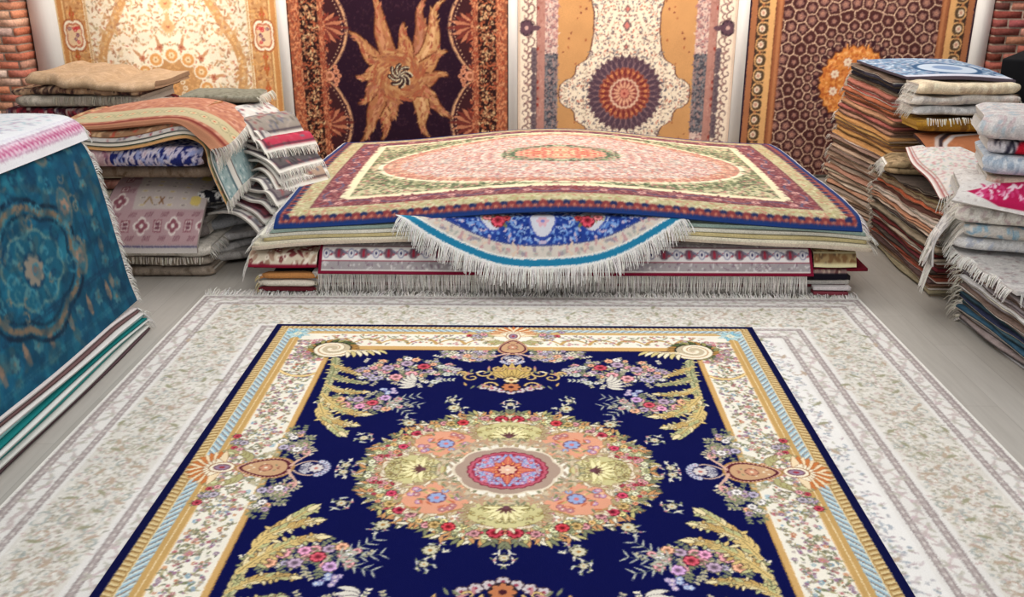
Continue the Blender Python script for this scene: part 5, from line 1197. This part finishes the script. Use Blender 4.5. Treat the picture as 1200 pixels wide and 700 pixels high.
l2=generic(72,(140,160,160),[(90,120,124),(206,210,206),(150,170,170)],res=150,r=(.006,.011),n=1500,stripes=((0,.02,(226,214,196)),(.02,.04,(60,86,96)),(.15,.17,(60,86,96)),(.17,.24,(206,204,196)),(.24,.25,(90,60,60))))
o,P=drapes(.035,'teal_grey_draped_rug',l2,'teal-grey patterned rug draped over the olive one at left',(84,116,120)); fringe(P[:,-1],V(.3,-.2,-1),.07,RN,o)
l3=generic(73,(206,198,190),[(170,70,80),(216,210,204),(120,110,120),(150,150,150)],res=150,r=(.006,.011),n=1500)
o,P=drapes(.065,'white_draped_rug',l3,'white rug with red flowers draped over the teal-grey one',(222,214,208),cut=8); fringe(P[:,-1],V(.3,-.2,-1),.08,RN,o)
l4=generic(74,(160,120,90),[(190,90,70),(206,170,130),(120,90,70)],res=110)
o,P=drapes(.095,'brown_draped_rug',l4,'brown patterned rug draped under the salmon topped rug',(190,130,90),yf=.01,cut=6)
sc=generic(75,(186,128,102),[(176,116,92),(200,150,126),(166,106,90)],W=1.3,Hh=.8,res=110); cb=Cv(0,0,1.3,.8,110,(0,0,0)); cb.a=sc; cb.rect(0,0,1.3,.05,(196,136,104)); cb.rect(0,.05,1.3,.07,(120,50,44)); cb.rect(0,.10,1.3,.30,(190,176,140))
for k in range(14): cb.flower(.05+k*.095,.20,.035,(206,190,150),(190,90,70),6,edge=(120,120,90))
ctrl=[[V(-3.32,6.40,1.085),V(-3.0,6.40,1.09),V(-2.7,6.40,1.115),V(-2.45,6.40,1.13),V(-2.28,6.36,1.02),V(-2.20,6.32,.96)],[V(-3.28,6.46,1.11),V(-3.0,6.46,1.12),V(-2.7,6.46,1.155),V(-2.42,6.46,1.165),V(-2.22,6.42,1.09),V(-2.10,6.4,.98)],[V(-3.15,6.9,1.16),V(-2.95,6.9,1.18),V(-2.7,6.9,1.20),V(-2.45,6.9,1.19),V(-2.25,6.9,1.12),V(-2.12,6.9,1.02)],[V(-3.05,7.3,1.15),V(-2.9,7.3,1.17),V(-2.7,7.3,1.18),V(-2.5,7.3,1.17),V(-2.3,7.3,1.12),V(-2.2,7.3,1.05)]]
P=surf(ctrl,90,130); o=sheet('salmon_rug',P,samp(cb.a,90,130),.022,M_PILE,(190,128,98),(150,90,70)); tag(o,'salmon orange rug with grey-green border topping the left middle stack'); fringe(P[:,-1],V(1,-.2,-.8),.07,RN,o)
# rug corners spilling to the right with fringes
cols=[(206,200,192),(150,80,90),(190,184,176),(120,110,110),(214,206,196),(176,150,130),(206,200,196),(90,84,84),(200,190,180),(180,60,80),(196,190,184),(150,140,130),(210,204,196)]
rq=random.Random(12); nC=len(cols)
pos=['lowest','second lowest','third lowest','fourth lowest','fifth lowest','sixth lowest','middle','sixth highest','fifth highest','fourth highest','third highest','second highest','highest']
for i,cc in enumerate(cols):
    t=i/(nC-1); z=.44+.66*t; x=-2.12+.14*math.sin(PI*t)-.16*t**2+rq.uniform(-.03,.05); y=6.52+.55*t+rq.uniform(-.04,.04); a=-.5+rq.uniform(-.25,.25)
    cv=generic(200+i,cc,[tuple(int(v*.75) for v in cc),tuple(min(240,int(v*1.1)) for v in cc),(150,90,90),(110,110,120)],W=.5,Hh=.5,res=120,r=(.010,.018),n=140)
    cb=Cv(0,0,.5,.5,120,(0,0,0)); cb.a=cv; cb.rect(0,0,.5,.03,(222,216,206)); cb.rect(.47,0,.5,.5,(222,216,206)); cb.rect(0,.04,.45,.055,(70,60,70)); cb.rect(.445,.04,.46,.5,(70,60,70))
    ca,sa=math.cos(a),math.sin(a); G=[]
    for v_ in (0,.16,.32,.48):
        row=[]
        for u_ in (-.32,-.18,-.04,.08,.17):
            d=max(0,u_)*1.0; zz=z-1.3*d*d*3.-.10*max(0,.1-v_)-.02*math.sin(u_*14+i); row.append(V(x+u_*ca-v_*sa,y+u_*sa+v_*ca,zz))
        G.append(row)
    P=surf(G,40,44); o=sheet('rug_corner',P,samp(cb.a,40,44),.016,M_PILE,(200,192,182),(206,200,190)); o.name='fringed_rug'
    tag(o,'%s rug corner with fringe, %s of those spilling right of left middle stack'%(colour_word(cc),pos[i]),group='rug corners spilling from the left middle stack')
    fringe(P[:,-1],V(ca,sa,-.6),.07,rq,o,(226,220,210),sp=.008,w=.004,droop=.9,jit_=.3)
o=folded('drab_folded_rug',(-2.75,7.30,1.13),.1,.62,.5,.06,2,gy(9,(130,126,110)),seed=91,amp=.012); tag(o,'drab grey-green folded rug behind the salmon topped rug'); fringe([(-2.15,7.36,1.17),(-2.14,7.8,1.17)],V(1,0,-.3),.08,RN,o,(214,206,190))
tag(folded('grey_folded_rug',(-3.2,7.32,.0),0,1.0,.6,1.10,14,gy(10,(150,140,130)),seed=92,amp=.01,dense=30),'tall accordion-folded grey rug behind the left middle stack')
# ------------------------------------------------------------------ left back stack
tn=[((.0,.10),(120,110,96),'olive grey folded rug on the floor at the far left'),((.10,.10),(150,140,124),'beige folded rug second from floor at the far left'),((.20,.10),(130,90,80),'brown-red folded rug third from floor at the far left'),((.30,.11),(170,160,140),'sand folded rug fourth from floor at the far left'),((.41,.11),(110,100,96),'grey folded rug fifth from floor at the far left'),((.52,.10),(176,160,140),'light beige folded rug sixth from floor at the far left'),((.62,.10),(150,140,120),'khaki folded rug seventh from floor at the far left'),((.72,.10),(176,170,146),'cream-olive folded rug under the dark red one at far left')]
for i,((z,h),cc,lb) in enumerate(tn): tag(folded('folded_rug',(-4.72,8.28,z),0,1.30,.9,h-.004,2,gy(20+i,cc),seed=120+i,amp=.006,dense=50),lb)
rd_=generic(130,(70,30,40),[(150,50,60),(120,36,50),(190,170,160),(90,80,96),(160,120,110)],res=110,r=(.014,.024))
tag(folded('red_floral_rug',(-4.66,8.24,.845),0,1.25,.95,.115,2,rd_,seed=131,amp=.01,edge=(130,50,56)),'dark red floral folded rug low in the far left back stack')
o=folded('pale_folded_rug',(-4.54,8.22,.965),0,1.08,.95,.105,2,generic(132,(186,176,160),[(170,160,146),(200,190,176),(150,140,130)],res=100),seed=133,amp=.012); tag(o,'pale grey-cream folded rug with fringe under the tan ones at far left')
fringe([(x,8.19,1.055) for x in np.linspace(-4.2,-3.5,12)],V(0,-1,-.6),.07,RN,o,(206,196,180),sp=.013,w=.005,droop=1.)
tag(folded('dark_patterned_rug',(-4.56,8.2,1.075),0,1.18,.95,.085,2,generic(134,(150,120,96),[(60,44,44),(190,160,130),(90,60,56),(176,140,110)],res=100,r=(.014,.026)),seed=135,amp=.045,edge=(70,50,46),back=(70,50,46)),'tan and dark brown patterned folded rug second from top at far left')
tag(folded('tan_folded_rug',(-4.44,8.2,1.155),-.03,1.12,.95,.09,2,generic(136,(178,150,120),[(170,142,112),(186,158,130)],res=100),seed=137,amp=.055,edge=(150,120,96),slope=-.05),'plain tan folded rug on top of the far left back stack')
# ------------------------------------------------------------------ camera and light
f_,vh_,vx_,H_=1080.,-48.,620.,2.2
th_=math.atan((350-vh_)/f_); ps_=math.atan((vx_-600)/f_*math.cos(th_))
cam=bpy.data.cameras.new('camera'); co=bpy.data.objects.new('camera',cam); C.collection.objects.link(co)
cam.sensor_width=36; cam.lens=36*f_/1200; co.location=(0,0,H_); co.rotation_euler=(PI/2-th_,0,ps_); C.camera=co
w=bpy.data.worlds.new('world'); C.world=w; w.use_nodes=True; w.node_tree.nodes['Background'].inputs[0].default_value=(.93,.96,1,1); w.node_tree.nodes['Background'].inputs[1].default_value=.52
def area(name,loc,rot,sx,sy,e,col=(1,1,1)):
    l=bpy.data.lights.new(name,'AREA'); l.shape='RECTANGLE'; l.size=sx; l.size_y=sy; l.energy=e; l.color=col; o=bpy.data.objects.new(name,l); C.collection.objects.link(o); o.location=loc; o.rotation_euler=rot; return o
def spot(name,loc,tgt,e,ang,col,blend=.8,rad=.05):
    l=bpy.data.lights.new(name,'SPOT'); l.energy=e; l.spot_size=math.radians(ang); l.spot_blend=blend; l.color=col; l.shadow_soft_size=rad
    o=bpy.data.objects.new(name,l); C.collection.objects.link(o); o.location=loc
    from mathutils import Vector
    o.rotation_euler=(Vector(tgt)-Vector(loc)).to_track_quat('-Z','Y').to_euler(); return o
area('ceiling_light',(0,4.0,3.35),(0,0,0),5,3.2,95,(1,.98,.96))
area('ceiling_light',(0,7.6,3.35),(0,0,0),8,1.4,125,(1,.95,.9))
area('wall_fill_strip',(0,8.95,3.3),(math.radians(35),0,0),9.5,.25,165,(1,.88,.76))  # unseen strip light, added to brighten the white plaster of the back wall
area('daylight_area',(0,-1.2,2.2),(math.radians(80),0,0),6,2.4,85,(.95,.97,1))  # cool daylight from an area light behind the camera; no window is built
WC=(1,.86,.7)
spot('wall_spot',(-3.66,8.9,3.1),(-3.66,9.8,1.75),110,50,(1,.90,.78))
spot('wall_spot',(-1.35,8.7,3.1),(-1.35,9.8,1.4),22,80,WC)
spot('wall_spot',(1.05,8.7,3.1),(1.05,9.8,1.5),26,80,(1,.86,.7))
spot('wall_spot',(3.35,8.7,3.1),(3.1,9.8,1.3),30,80,WC)
C.view_settings.view_transform='Standard'; C.view_settings.look='None'; C.view_settings.exposure=-.12; C.view_settings.gamma=1; C.view_settings.use_curve_mapping=False
